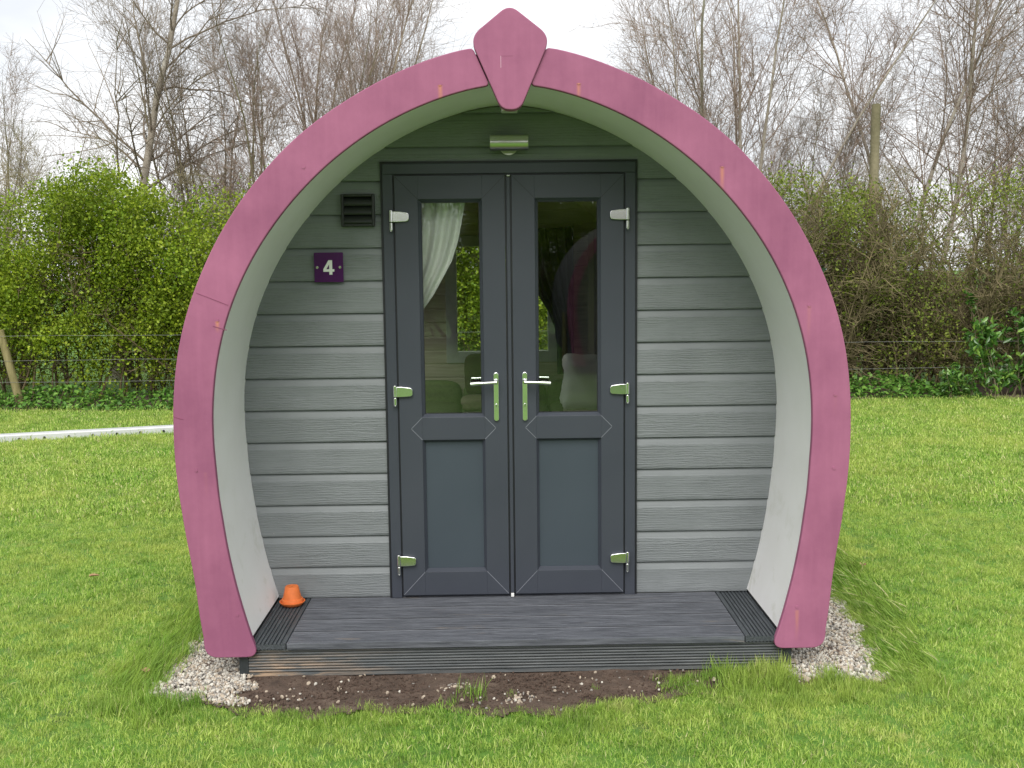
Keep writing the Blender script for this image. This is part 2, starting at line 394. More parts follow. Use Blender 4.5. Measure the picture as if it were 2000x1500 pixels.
oa, orr = smooth_tab(OT); ia, irr = smooth_tab(IT)
def pol(a, r): return (r*math.cos(R(a)), ZC+r*math.sin(R(a)))
def outer(a): return float(np.interp(a, oa, orr))
def inner(a): return float(np.interp(a, ia, irr))
def arch_pts(fn, off, a0, n=64):
    """full arch curve from the right foot over the top to the left foot"""
    A = np.linspace(a0, 90, n); right = [pol(a, fn(a)+off) for a in A]
    return right+[(-x, z) for x, z in right[-2::-1]]
ZI = np.array([pol(a, inner(a))[1] for a in ia]); XI = np.array([pol(a, inner(a))[0] for a in ia])
def xin(z):
    """half width of the inner curve at height z"""
    return float(np.interp(z, ZI, XI)) if z < ZI[-1] else 0.0

# ------------------------------------------------------------------ THE POD
pod = thing('camping_pod', (0, 0, 0), 'rounded grey camping pod with a pink arched front and double glazed doors', 'camping pod')
DZ = .165; YF = -.656; YB = 4.1
FS = .9919                                   # the arch boards were measured 3.6 cm further back
def fs(x, z): return (-.0737+FS*(x+.0737), 1.782+FS*(z-1.782))

def shell(name, fno, fni, offo, offi, y0, y1, a0, mats, n=72, ao=None, gap=None):
    """curved shell made of cells; gap = (ya, yb, za, zb) leaves an opening on the left side"""
    po = arch_pts(fno, offo, ao or a0, n); pi = arch_pts(fni, offi, a0, n); N = len(po); b = MB()
    ys = [y0, gap[0], gap[1], y1] if gap else [y0, y1]; K = len(ys)
    V = [(x, y, z) for y in ys for x, z in po]+[(x, y, z) for y in ys for x, z in pi]
    I = lambda s_, j, i: (s_*K+j)*N+i
    def on(j, i):
        if not (0 <= j < K-1 and 0 <= i < N-1): return False
        if gap and j == 1:
            x, z = pi[i]; x2, z2 = pi[i+1]; zm = (z+z2)/2
            return not (x < 0 and gap[2] < zm < gap[3])
        return True
    F = []
    for j in range(K-1):
        for i in range(N-1):
            if not on(j, i): continue
            F.append((I(0, j, i), I(0, j, i+1), I(0, j+1, i+1), I(0, j+1, i))); F.append((I(1, j, i), I(1, j+1, i), I(1, j+1, i+1), I(1, j, i+1)))
            if not on(j-1, i): F.append((I(0, j, i), I(1, j, i), I(1, j, i+1), I(0, j, i+1)))
            if not on(j+1, i): F.append((I(0, j+1, i), I(0, j+1, i+1), I(1, j+1, i+1), I(1, j+1, i)))
            if not on(j, i-1): F.append((I(0, j, i), I(0, j+1, i), I(1, j+1, i), I(1, j, i)))
            if not on(j, i+1): F.append((I(0, j, i+1), I(1, j, i+1), I(1, j+1, i+1), I(0, j+1, i+1)))
    b.add(V, F); return b.build(name, mats, pod, smooth=35)
GAP = (1.9, 3.3, 1.05, 2.0)  # opening in shell and lining for the added window
shell('roof_shell', outer, inner, -.030, .022, -.624, YB+.10, -41, M_shingle, ao=-36.5, gap=GAP)
sof = shell('soffit', inner, inner, .020, .006, -.6245, -.002, -40, M_white); sof['label'] = 'white curved lining inside the porch arch'
shell('interior_lining', inner, inner, .020, .006, .045, YB-.03, -42, M_inner, gap=GAP)
# unseen window added in the left flank to let daylight brighten the interior
gp = [(x, z) for x, z in arch_pts(inner, .07, -42, 72) if x < 0 and GAP[2]-.03 < z < GAP[3]+.03]
fr_ = [[(x, y, z) for x, z in gp] for y in (GAP[0]+.02, GAP[1]-.02)]
VV = []; FF = []; off = 0
for pl_ in (np.array([fr_[0]]), np.array([fr_[1]]), np.array([[fr_[0][0], fr_[1][0]]]), np.array([[fr_[0][-1], fr_[1][-1]]])):
    v, f = tubes(np.asarray(pl_, dtype=float), np.full(1, .035), np.full(1, .035), 4); VV.append(v); FF.append(f+off); off += len(v)
sw_ = link('added_side_window', mesh_np('added_side_window', np.concatenate(VV), np.concatenate(FF), M_upvc), pod)
n_ = len(gp); link('window_pane', mesh_np('window_pane', fr_[0]+fr_[1], np.array([[k, k+1, n_+k+1, n_+k] for k in range(n_-1)]), M_glass), sw_)  # frame above and this pane belong to the added window

# pink arch boards, one each side, ending beside the keystone
def arch_board(sgn):
    a0 = -41; A = np.linspace(a0, 90, 90); o = [pol(a, outer(a)) for a in A]; i = [pol(a, inner(a)) for a in A]
    # cut: bottom horizontal at z=.098, top along the keystone side
    zb = .098
    o = [p for p in o if p[1] > zb+.05]; i = [p for p in i if p[1] > zb+.05]
    kx = lambda z: .164+(z-2.706)*(.164-.036)/(2.706-2.42)+.0015     # keystone side line plus gap
    o = [p for p in o if p[0] > kx(p[1])+.018]; i = [p for p in i if p[0] > kx(p[1])+.016]
    # corner positions
    zo = o[-1][1]+.004; zi = i[-1][1]+.003
    top_o = (kx(zo+.003), zo+.003); top_i = (kx(zi), zi)
    bo = (o[0][0]-.004, zb); bi = (i[0][0]-.024, zb)
    poly = [bi]+[bo]+o+[top_o, top_i]+i[::-1]
    P = []; n = len(poly)
    ci = {0: .062, 1: .060, 2+len(o): .017, 3+len(o): .022}
    for k, p in enumerate(poly):
        d = ci.get(k, 0)
        P.append((p, d))
    # drop neighbours that fall within the rounding distance
    out = []
    for k, (p, d) in enumerate(P):
        if d == 0 and any((Vector(p)-Vector(poly[c])).length < dd for c, dd in ci.items()): continue
        out.append((p, d))
    pts = rounded([p for p, d in out], [d for p, d in out], 8)
    if sgn < 0: pts = [(-x, z) for x, z in pts][::-1]
    pts = [fs(x, z) for x, z in pts]
    b = MB(); b.prism_y(pts, YF, YF+.030)
    me_name = 'arch_board'
    o_ = b.build(me_name, [M_pink], pod, bevel=.004)
    return o_
ab_r = arch_board(1); ab_l = arch_board(-1)
def screw(parent, x, z, r=.007):
    x, z = fs(x, z); b = MB(); b.cyl((x, YF-.0025, z), (x, YF+.003, z), r, r, 14); return b.build('screw_head', M_pink, parent, smooth=40)
for x, z in ((.284, 2.53), (.882, 2.188), (1.258, 1.603), (1.378, 1.22), (1.38, .90), (1.232, .285)): screw(ab_r, x, z)
for x, z in ((-.288, 2.53), (-.86, 2.20), (-1.243, 1.57), (-1.36, .93), (-1.21, .29)): screw(ab_l, x, z)
# seam scratches across the left board
for (x0, z0, x1, z1) in ((-1.325, 1.685, -1.195, 1.632), (-1.262, 1.545, -1.205, 1.528), (-1.445, 1.162, -1.405, 1.150)):
    x0, z0 = fs(x0, z0); x1, z1 = fs(x1, z1)
    b = MB(); d = (Vector((x1, z1))-Vector((x0, z0))).normalized(); nn = Vector((-d[1], d[0]))*.0016
    b.prism_y([(x0-nn[0], z0-nn[1]), (x1-nn[0], z1-nn[1]), (x1+nn[0], z1+nn[1]), (x0+nn[0], z0+nn[1])], YF-.0012, YF+.001)
    b.build('filled_crack', M_pinkedge, ab_l)
ks = MB(); kp = rounded([(0, 2.836), (-.163, 2.706), (-.036, 2.418), (.040, 2.418), (.167, 2.706)], [.045, .055, .036, .036, .055], 8)
ks.prism_y(kp, YF-.014, YF+.045); key = ks.build('keystone', M_pink, pod, bevel=.004); key['label'] = 'pink kite shaped keystone board at the top of the arch'
b = MB(); b.box(-.038, -.0362, YF-.0147, YF-.013, 2.585, 2.632); b.build('scratch', simple('bare_paint_scratch', (.62, .42, .50), .7), key)
b = MB(); b.box(-.036, .012, YF-.0144, YF-.013, 2.6305, 2.632); b.build('scratch', M_pinkedge, key)
b = MB(); b.box(-.036, .030, -.615, -.55, 2.420, 2.50); b.build('ridge_block', simple('pale_grey_wood', (.42, .42, .38), .7), pod, bevel=.003)

# cladding on the front wall: each course has a smooth sloping top and an embossed face
def cladding(name, mat, yface, z_lines, hole=None, out=-1, prof=True, zmin=.15, ext=.012):
    """z_lines: bottom edge of each course. out=-1 faces -y."""
    V = []; F = []; T = []
    def quad(rows):
        base = len(V)
        for (x0, x1, y, z, t) in rows:
            nseg = 2
            V.append((x0, y, z)); V.append((x1, y, z)); T.extend([t, t])
        for k in range(len(rows)-1):
            a = base+2*k; F.append((a, a+1, a+3, a+2))
    zs = sorted(z_lines)
    for k, zb in enumerate(zs):
        zt = zs[k+1] if k+1 < len(zs) else zb+.16
        if prof: rw = [(zb, -.004, 1), (zb+.0012, -.0155, 1), (zb+.004, -.017, 1), (zt-.036, -.0145, 1), (zt-.030, -.0135, .15), (zt-.001, -.0035, 0), (zt, -.002, 0)]
        else: rw = [(zb, 0, 1), (zb+.003, -.004, 1), (zt-.003, -.004, 1), (zt, 0, 1)]
        fine = []
        for j in range(len(rw)-1):
            (za, ya, ta), (zb2, yb2, tb) = rw[j], rw[j+1]; m = max(1, int((zb2-za)/.012))
            fine += [(za+(zb2-za)*q/m, ya+(yb2-ya)*q/m, ta+(tb-ta)*q/m) for q in range(m)]
        fine.append(rw[-1])
        fine = [(max(z, zmin), y, t) for z, y, t in fine if z < ZI[-1]+.01]
        def rows(side):
            rr = []
            for z, y, t in fine:
                xe = xin(min(z, ZI[-1]-.0005))+ext; yy = yface-out*y if out > 0 else yface+y
                if hole and hole[2]-1e-6 < z < hole[3]-1e-6 or (hole and side != 0):
                    if side < 0: rr.append((-xe, hole[0], yy, z, t))
                    else: rr.append((hole[1], xe, yy, z, t))
                else: rr.append((-xe, xe, yy, z, t))
            return rr
        if hole:
            a = [f for f in fine if f[0] <= hole[3]]; 
            full = fine; lo = [f for f in full if hole[2] <= f[0] <= hole[3]]; hi = [f for f in full if f[0] > hole[3]]; bl = [f for f in full if f[0] < hole[2]]
            def edge(z):
                for (za, ya, ta), (zb3, yb3, tb) in zip(full[:-1], full[1:]):
                    if za <= z <= zb3 and zb3 > za: q = (z-za)/(zb3-za); return (z, ya+(yb3-ya)*q, ta+(tb-ta)*q)
            if lo and hi: hi = [edge(hole[3])]+hi; lo = lo+[edge(hole[3])]
            if lo and bl: bl = bl+[edge(hole[2])]; lo = [edge(hole[2])]+lo
            if not lo and bl and hi: bl = full; hi = []
            for grp, split in ((bl, 0), (lo, 1), (hi, 0)):
                if len(grp) < 2: continue
                fine2 = grp
                def mk(sd):
                    rr = []
                    for z, y, t in fine2:
                        xe = xin(min(z, ZI[-1]-.0005))+ext; yy = yface+y if out < 0 else yface-y
                        if sd < 0: rr.append((-xe, hole[0], yy, z, t))
                        elif sd > 0: rr.append((hole[1], xe, yy, z, t))
                        else: rr.append((-xe, xe, yy, z, t))
                    return rr
                if split: quad(mk(-1)); quad(mk(1))
                else: quad(mk(0))
        else:
            rr = []
            for z, y, t in fine:
                xe = xin(min(z, ZI[-1]-.0005))+ext; yy = yface+y if out < 0 else yface-y
                rr.append((-xe, xe, yy, z, t))
            quad(rr)
    me = mesh_np(name, V, np.array(F), mat, tint=T)
    return link(name, me, pod)
LINES = [2.032-.1555*k for k in range(-3, 13)]
cladding('front_wall', M_clad, 0.0, LINES, hole=(-.598, .598, .10, 2.267))
cladding('front_wall_lining', M_inner, .052, [.12*k+.1 for k in range(21)], hole=(-.598, .598, .10, 2.267), out=1, prof=False)
# back wall with its window
HB = (-.45, .43, 1.0, 2.0)
cladding('back_wall_lining', M_inner, YB-.04, [.12*k+.1 for k in range(21)], hole=HB, prof=False)
cladding('back_wall', M_clad, YB+.03, [2.032-.1555*k for k in range(-3, 13)], hole=HB, out=1)
b = MB()
for x0, x1, z0, z1 in ((HB[0]-.05, HB[0]+.045, HB[2]-.05, HB[3]+.05), (HB[1]-.045, HB[1]+.05, HB[2]-.05, HB[3]+.05), (HB[0]+.045, HB[1]-.045, HB[3]-.045, HB[3]+.05), (HB[0]+.045, HB[1]-.045, HB[2]-.05, HB[2]+.045)):
    b.box(x0, x1, YB-.06, YB+.05, z0, z1)
win = b.build('back_window', simple('pale_window_frame', (.50, .50, .50), .4), pod, bevel=.004)
b = MB(); b.box(HB[0]+.045, HB[1]-.045, YB, YB+.006, HB[2]+.045, HB[3]-.045); b.build('window_pane', M_glass, win)
# floor and base
b = MB(); b.box(-1.13, 1.13, .05, YB, .10, DZ-.004); b.build('floor', M_floor, pod)
b = MB(); b.box(-1.14, 1.14, -.50, YB, .03, .098); b.build('base_frame', M_post, pod)

# doors ---------------------------------------------------------------
b = MB(); FO, FI, ZT = .598, .548, 2.267
prof_y0, prof_y1 = -.034, .05
b.box(-FO, -FI, prof_y0, prof_y1, DZ, ZT-.05); b.box(FI, FO, prof_y0, prof_y1, DZ, ZT-.05); b.box(-FO, FO, prof_y0, prof_y1, ZT-.05, ZT)
b.box(-FI, FI, -.020, prof_y1, DZ+.001, DZ+.016)
# raised inner lip, and the mitre seams of the frame
frame = b.build('door_frame', [M_upvc, M_seam], pod, bevel=.003)
b = MB()
b.box(-FO-.010, -FO-.001, -.026, .04, DZ, ZT+.010); b.box(FO+.001, FO+.010, -.026, .04, DZ, ZT+.010); b.box(-FO-.001, FO+.001, -.026, .04, ZT+.001, ZT+.010)
b.box(-FI+.0005, -FI+.007, -.030, .03, DZ+.017, ZT-.051); b.box(FI-.007, FI-.0005, -.030, .03, DZ+.017, ZT-.051); b.box(-FI+.0075, FI-.0075, -.030, .03, ZT-.0575, ZT-.051)
b.box(-.0205, -.0145, -.040, .0, DZ+.02, 2.205); b.box(.0035, .0095, -.040, .0, DZ+.02, 2.205)
b.build('gasket', M_black, frame)
b = MB(); b.box(-.014, .003, -.046, .02, DZ+.022, 2.20); b.build('meeting_strip', M_upvc, frame, bevel=.003)
b = MB(); b.box(-.013, .002, -.052, -.03, DZ+.003, DZ+.020); b.build('bolt_keep', M_signtxt, frame, bevel=.002)
b = MB(); b.box(-.012, .004, -.040, -.02, 2.203, 2.209); b.build('bolt_keep', M_signtxt, frame, bevel=.002)

def door(x0, x1, side):
    """side -1: left door, hinges on its left"""
    z0, z1 = .182, 2.208; sw = .108; yf, yr = -.046, .012; xa, xb = x0+sw, x1-sw
    gz0, gz1 = 1.062, 2.100; pz0, pz1 = .298, .952
    b = MB()
    b.box(x0, xa, yf, yr, z0, z1); b.box(xb, x1, yf, yr, z0, z1)
    b.box(xa, xb, yf, yr, gz1, z1); b.box(xa, xb, yf, yr, pz1, gz0); b.box(xa, xb, yf, yr, z0, pz0)
    def bead(a0, a1, c0, c1, w, yi):
        o = [(a0, c0), (a1, c0), (a1, c1), (a0, c1)]; i = [(a0+w, c0+w), (a1-w, c0+w), (a1-w, c1-w), (a0+w, c1-w)]
        V = [(x, yf+.004, z) for x, z in o]+[(x, yi, z) for x, z in i]+[(x, yi+.012, z) for x, z in i]+[(x, yi+.012, z) for x, z in o]
        F = []
        for k in range(4):
            n = (k+1) % 4; F += [(k, n, 4+n, 4+k), (4+k, 4+n, 8+n, 8+k), (8+k, 8+n, 12+n, 12+k)]
        b.add(V, F)
    bead(xa, xb, gz0, gz1, .014, -.022); bead(xa, xb, pz0, pz1, .013, -.022)
    # weld seams of the mitred joints
    def seam(xs, zs, xe, ze, wd=.0011):
        d = (Vector((xe, ze))-Vector((xs, zs))).normalized(); n = Vector((-d[1], d[0]))*wd
        b.prism_y([(xs-n[0], zs-n[1]), (xe-n[0], ze-n[1]), (xe+n[0], ze+n[1]), (xs+n[0], zs+n[1])], yf-.0006, yf+.002, 1)
    seam(x0+.003, z0+.003, xa-.001, pz0-.001); seam(x1-.003, z0+.003, xb+.001, pz0-.001)
    zm = (pz1+gz0)/2
    for xq, s in ((xa, -1), (xb, 1)):
        seam(xq, gz0-.001, xq+s*.052, zm+.001); seam(xq, pz1+.001, xq+s*.052, zm-.001)
    d = b.build('door', [M_upvc, M_seam, M_upvc], pod, bevel=.0022)
    # top corner seams are darker: a fine groove
    for xs, xe in ((x0+.003, xa-.001), (x1-.003, xb+.001)):
        b2 = MB(); v = (Vector((xe, gz1+.001))-Vector((xs, z1-.003))).normalized(); n = Vector((-v[1], v[0]))*.0009
        b2.prism_y([(xs-n[0], z1-.003-n[1]), (xe-n[0], gz1+.001-n[1]), (xe+n[0], gz1+.001+n[1]), (xs+n[0], z1-.003+n[1])], yf-.0006, yf+.002)
        b2.build('corner_joint', M_black, d)
    b3 = MB(); b3.box(xa+.013, xb-.013, -.012, -.006, gz0+.012, gz1-.012); b3.build('glass_pane', M_glass, d)
    b3 = MB(); b3.box(xa+.0125, xb-.0125, -.018, .004, pz0+.0125, pz1-.0125); b3.build('lower_panel', M_panel, d, bevel=.001)
    # black glazing seal
    b3 = MB(); g = .0125
    b3.box(xa+g, xa+g+.004, -.0215, -.0125, gz0+g, gz1-g); b3.box(xb-g-.004, xb-g, -.0215, -.0125, gz0+g, gz1-g)
    b3.box(xa+g+.004, xb-g-.004, -.0215, -.0125, gz1-g-.004, gz1-g); b3.box(xa+g+.004, xb-g-.004, -.0215, -.0125, gz0+g, gz0+g+.004)
    b3.build('glazing_seal', M_black, d)
    # hinges
    hx = x0 if side < 0 else x1; s = -1 if side < 0 else 1
    for zh in (2.020, 1.190, .358):
        h = MB(); a = hx+s*.012
        poly = rounded([(a, zh+.024), (a-s*.028, zh+.024), (a-s*.078, zh+.017), (a-s*.078, zh-.023), (a-s*.028, zh-.026), (a, zh-.026)], [.0, .006, .012, .014, .006, 0], 5)
        if s < 0: poly = poly[::-1]
        h.prism_y(poly, yf-.016, yf-.001)
        h.cyl((a+s*.006, yf-.010, zh+.030), (a+s*.006, yf-.010, zh-.026), .0095, n=18)
        h.cyl((a+s*.006, yf-.010, zh-.029), (a+s*.006, yf-.010, zh-.066), .0085, n=18)
        h.cyl((a+s*.006, yf-.010, zh-.066), (a+s*.006, yf-.010, zh-.073), .0085, .004, n=18)
        h.build('hinge', M_hinge, d, bevel=.0025, smooth=40, seg=3)
    # handle: long rounded plate, lever towards the glass, euro cylinder
    px = (x1-.052) if side < 0 else (x0+.054); s = -1 if side < 0 else 1
    h = MB(); w_ = .0125; zt_, zb_ = 1.278, 1.040
    pl = [(px+w_*math.cos(t), zt_-w_+w_*math.sin(t)) for t in np.linspace(0, math.pi, 12)]+[(px+w_*math.cos(t), zb_+w_+w_*math.sin(t)) for t in np.linspace(math.pi, 2*math.pi, 12)]
    h.prism_y(pl, yf-.010, yf-.0008)
    plate = h.build('handle', M_chrome, d, bevel=.0035, smooth=50, seg=3)
    h = MB(); zl = 1.232
    h.cyl((px, yf-.009, zl+.004), (px, yf-.042, zl+.002), .0105, .0095, n=20)
    h.cyl((px-s*.004, yf-.047, zl), (px+s*.060, yf-.052, zl-.002), .0085, .0085, n=16)
    h.cyl((px+s*.060, yf-.052, zl-.002), (px+s*.122, yf-.050, zl-.006), .0085, .0105, n=16)
    h.cyl((px, yf-.036, zl+.003), (px-s*.003, yf-.047, zl), .0098, .0088, n=16)
    h.build('lever', M_chrome, d, bevel=.001, smooth=40)
    h = MB(); h.cyl((px, yf-.0101, 1.118), (px, yf-.017, 1.118), .0085, n=18)
    h.box(px-.005, px+.005, yf-.015, yf-.0101, 1.094, 1.117)
    h.build('lock_cylinder', M_chrome, d, bevel=.001, smooth=40)
    h = MB(); h.box(px-.0012, px+.0012, yf-.0176, yf-.0165, 1.112, 1.124); h.build('keyhole', M_black, d)
    # the lever on the inside, seen through the glass
    h = MB(); h.cyl((px, .013, zl+.01), (px, .055, zl+.01), .010, n=14); h.cyl((px, .055, zl+.01), (px+s*.12, .058, zl+.006), .0085, .010, n=14)
    h.build('inside_lever', M_chrome, d, smooth=40)
    return d
door(-.540, -.0215, -1); door(.0105, .540, 1)

# wall light, vent, number plate
b = MB()
lx0, lx1 = -.088, .090
b.cyl((lx0, -.088, 2.352), (lx1, -.088, 2.352), .036, n=36)
b.cyl((0, -.018, 2.345), (0, -.026, 2.345), .044, n=36); b.cyl((0, -.028, 2.345), (0, -.060, 2.348), .020, n=20)
b.build('wall_light', M_satin, pod, bevel=.002, smooth=40)
b = MB(); x0, x1, z0, z1 = -.794, -.636, 1.976, 2.128
for q in ((x0, x0+.013, z0, z1), (x1-.013, x1, z0, z1), (x0+.013, x1-.013, z1-.013, z1), (x0+.013, x1-.013, z0, z0+.013)): b.box(q[0], q[1], -.045, -.014, q[2], q[3])
b.box(x0+.012, x1-.012, -.022, -.014, z0+.012, z1-.012)
vn = b.build('air_vent', M_vent, pod, bevel=.003)
for k in range(3):
    zt = z1-.013-k*.042; b = MB()
    pr = [(-.024-.016*math.sin(math.pi*.62*t/8), zt-.0405*t/8) for t in range(9)]+[(-.0225, zt-.0405), (-.0225, zt)]
    b.ext_x(pr, x0+.0135, x1-.0135); b.build('louvre', M_vent, vn, smooth=35)
b = MB(); sx0, sx1, sz0, sz1 = -.929, -.791, 1.716, 1.856
b.prism_y(rounded([(sx0, sz0), (sx1, sz0), (sx1, sz1), (sx0, sz1)], .004, 3), -.036, -.030)
sg = b.build('number_plate', M_sign, pod, bevel=.001); sg['label'] = 'purple square plate with a white number 4'
cx = -.8585; b = MB(); y = -.0375
b.prism_y([(cx+.001, 1.7515), (cx+.0155, 1.7515), (cx+.0155, 1.8195), (cx+.001, 1.8195)], y, -.0361)
b.prism_y([(cx-.027, 1.7655), (cx+.025, 1.7655), (cx+.025, 1.7775), (cx-.027, 1.7775)], y-.0002, -.0362)
b.prism_y([(cx-.027, 1.7775), (cx-.0125, 1.7775), (cx+.0125, 1.8195), (cx-.002, 1.8195)], y-.0001, -.0363)
b.build('digit', M_signtxt, sg)
for xx in (-.914, -.806):
    b = MB(); b.cyl((xx, -.041, 1.786), (xx, -.030, 1.786), .0065, n=16); b.build('fixing_screw', M_hinge, sg, smooth=40)

# deck -----------------------------------------------------------------
DK = MB(); W1 = .9975; bw = .1555
for k in range(4):
    y0 = -.640+k*.1595; y1 = y0+.1455
    top = []; ng = 7
    for j in range(ng):
        a = y0+.006+(y1-y0-.012)*j/ng; p = (y1-y0-.012)/ng
        top += [(a, DZ), (a+p*.66, DZ), (a+p*.74, DZ-.006), (a+p*.94, DZ-.006)]
    pr = [(y0, DZ-.028), (y0, DZ-.001), (y0+.001, DZ)]+top+[(y1-.001, DZ), (y1, DZ-.001), (y1, DZ-.028)]
    DK.ext_x(pr, -W1, W1)
M_gapshade = simple('gap_shade', (.010, .011, .013), .95)  # near-black strips paint the shade in the gaps between deck boards
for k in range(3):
    b = MB(); y_ = -.640+k*.1595+.1455; b.box(-W1+.002, W1-.002, y_+.0005, y_+.0135, DZ-.026, DZ-.0025); b.build('gap_shade_strip', M_gapshade, pod)
deck = DK.build('deck', M_deck, pod); deck['label'] = 'dark grey painted deck boards in front of the doors'
for s in (-1, 1):
    xa, xb = 1.0025, 1.157; prof = []; ng = 8
    for j in range(ng):
        p = (xb-xa-.016)/ng; a = xa+.008+p*j; prof += [(a, DZ), (a+p*.52, DZ), (a+p*.60, DZ-.006), (a+p*.92, DZ-.006)]
    lower = [(x, z) for x, z in [(xa+.006+ (xb-xa-.012)*j/18, DZ-.028+(.004 if j % 2 else 0)) for j in range(19)]]
    pr = lower+[(xb, DZ-.026), (xb, DZ-.002)]+[(xb-.004, DZ)]+prof[::-1]+[(xa+.002, DZ), (xa, DZ-.002), (xa, DZ-.026)]
    pr = [(s*x, z) for x, z in pr]
    b = MB(); b.prism_y(pr, -.640, -.002); b.build('edge_board', M_deckside, pod)
# reeded riser and its end posts
b = MB(); z0, z1 = .012, .131; pr = [(-.600, z0), (-.622, z0), (-.622, z0+.014)]; n = 8
for k in range(n):
    p = (z1-z0-.016)/n; a = z0+.015+p*k; pr += [(-.615, a), (-.615, a+p*.30), (-.6235, a+p*.42), (-.6245, a+p*.7), (-.6225, a+p*.97)]
pr += [(-.622, z1), (-.600, z1)]
b.ext_x(pr, -1.168, 1.168); b.build('riser', M_riser, pod)
for s in (-1, 1):
    b = MB(); xa, xb = sorted((s*1.170, s*1.212)); b.box(xa, xb, -.618, -.52, 0, .133); b.box(xa+.002, xb-.002, -.519, YB, 0, .128); b.build('corner_post', M_post, pod, bevel=.003)

# ------------------------------------------------------------------ terracotta pot on its saucer
M_terra = simple('terracotta', (.72, .175, .040), .65, var=.10, vs=30, bump=.15)
PX, PY = -1.072, -.115
b = MB(); b.lathe([(0, 0), (.040, 0), (.047, .003), (.060, .017), (.0615, .021), (.058, .022), (.046, .008), (0, .007)]); 
b.build('plant_saucer', M_terra, None, smooth=40, loc=(PX, PY, DZ+.0005)); tag(bpy.data.objects['plant_saucer'], 'small orange terracotta saucer under the upturned pot', 'saucer')
b = MB(); b.lathe([(.045, 0), (.050, .001), (.0505, .024), (.049, .026), (.0445, .0265), (.0325, .082), (.030, .0865), (.008, .0875), (.006, .084)])
pot = b.build('flower_pot', M_terra, None, smooth=40, loc=(PX, PY, DZ+.0085)); tag(pot, 'orange terracotta flower pot standing upside down on its saucer', 'flower pot')
b = MB(); b.cyl((0, 0, .0835), (0, 0, .0845), .0065, n=16); b.build('drain_hole', M_black, pot)

# ------------------------------------------------------------------ things inside the pod
M_sofa = simple('green_fabric', (.13, .15, .07), .9, var=.15, vs=40, bump=.3)
M_maroon = simple('dark_maroon_fabric', (.055, .018, .02), .9, vs=40, bump=.3)
M_beige = simple('beige_fabric', (.34, .27, .20), .9, vs=40, bump=.3)
M_linen = simple('white_linen', (.86, .86, .82), .85, var=.06, vs=6)
M_navy = simple('navy_fabric', (.018, .018, .045), .8, vs=10)
def cushion(name, cx, cy, cz, sx, sy, sz, mat, parent=None, rot=(0, 0, 0), amp=0.0, seed=0):
    me = bpy.data.meshes.new(name); b = bmesh.new(); bmesh.ops.create_cube(b, size=2); bmesh.ops.subdivide_edges(b, edges=b.edges[:], cuts=9, use_grid_fill=True)
    rg = random.Random(seed); ph = [rg.uniform(0, 6) for _ in range(6)]
    for v in b.verts:
        x, y, z = v.co; L = (abs(x)**5+abs(y)**5+abs(z)**5)**(1/5.0)
        v.co = Vector((x, y, z))/L
        x, y, z = v.co
        w_ = 1+amp*(math.sin(3*x+ph[0])*math.sin(4*z+ph[1])+.6*math.sin(8*x+ph[2]+3*z)+.4*math.sin(9*z+ph[3]+5*y))
        v.co = Vector((x*sx*w_, y*sy*w_*(1-.25*x*x*z*z), z*sz*w_))
    b.to_mesh(me); b.free(); me.materials.append(mat); me.polygons.foreach_set('use_smooth', [True]*len(me.polygons))
    o = link(name, me, parent, (cx, cy, cz)); o.rotation_euler = rot; return o
sofa = thing('sofa', (0, 3.5, DZ), 'long green sofa under the back window, seen through the door glass', 'sofa')
def sc(*a, **k): o = cushion(*a, parent=sofa, **k); o.location -= sofa.location; return o
sc('sofa_base', 0, 3.45, .33, 1.10, .42, .17, M_sofa)
for k in range(3): sc('seat_cushion', -.72+.72*k, 3.42, .565, .355, .40, .10, M_sofa)
for k in range(3): sc('back_cushion', -.72+.72*k, 3.86, .62, .355, .12, .20, M_sofa)
tag(cushion('throw_cushion', -.20, 3.52, .90, .13, .07, .17, M_maroon, rot=(R(-12), 0, R(6))), 'dark maroon cushion upright on the sofa behind the left door handle', 'cushion')
tag(cushion('folded_blanket', -.21, 3.28, .70, .14, .16, .055, M_beige, amp=.03, seed=3), 'beige folded blanket in front of the maroon cushion', 'blanket')
tag(cushion('bedding_bag', .62, 2.35, .96, .22, .20, .19, M_linen, amp=.07, seed=5), 'white bulging bag of bedding behind the right door glass', 'bag')
b = MB(); b.box(.42, 1.05, 2.2, 2.62, DZ, .80); b.build('storage_bench', M_inner, None, bevel=.01); tag(bpy.data.objects['storage_bench'], 'brown wooden bench carrying the white bedding bag', 'bench')
# cupboard on the right with a warning sticker and a red notice
cb = MB(); cb.box(.66, 1.05, 2.75, 3.25, DZ, 2.05); cup = cb.build('cupboard', simple('brown_cupboard', (.12, .085, .06), .5), None, bevel=.006); tag(cup, 'tall dark brown cupboard beside the back window', 'cupboard')
b = MB(); b.box(.690, .735, 2.742, 2.7490, 1.53, 1.66); st = b.build('warning_sticker', simple('yellow_sticker', (.75, .60, .06), .5), cup)
b = MB(); b.box(.697, .728, 2.7405, 2.7415, 1.605, 1.65); b.build('sticker_print', M_signtxt, st)
b = MB(); b.box(.745, .90, 2.738, 2.7490, 1.02, 1.14); rn = b.build('red_notice', simple('red_card', (.40, .02, .02), .5), cup)
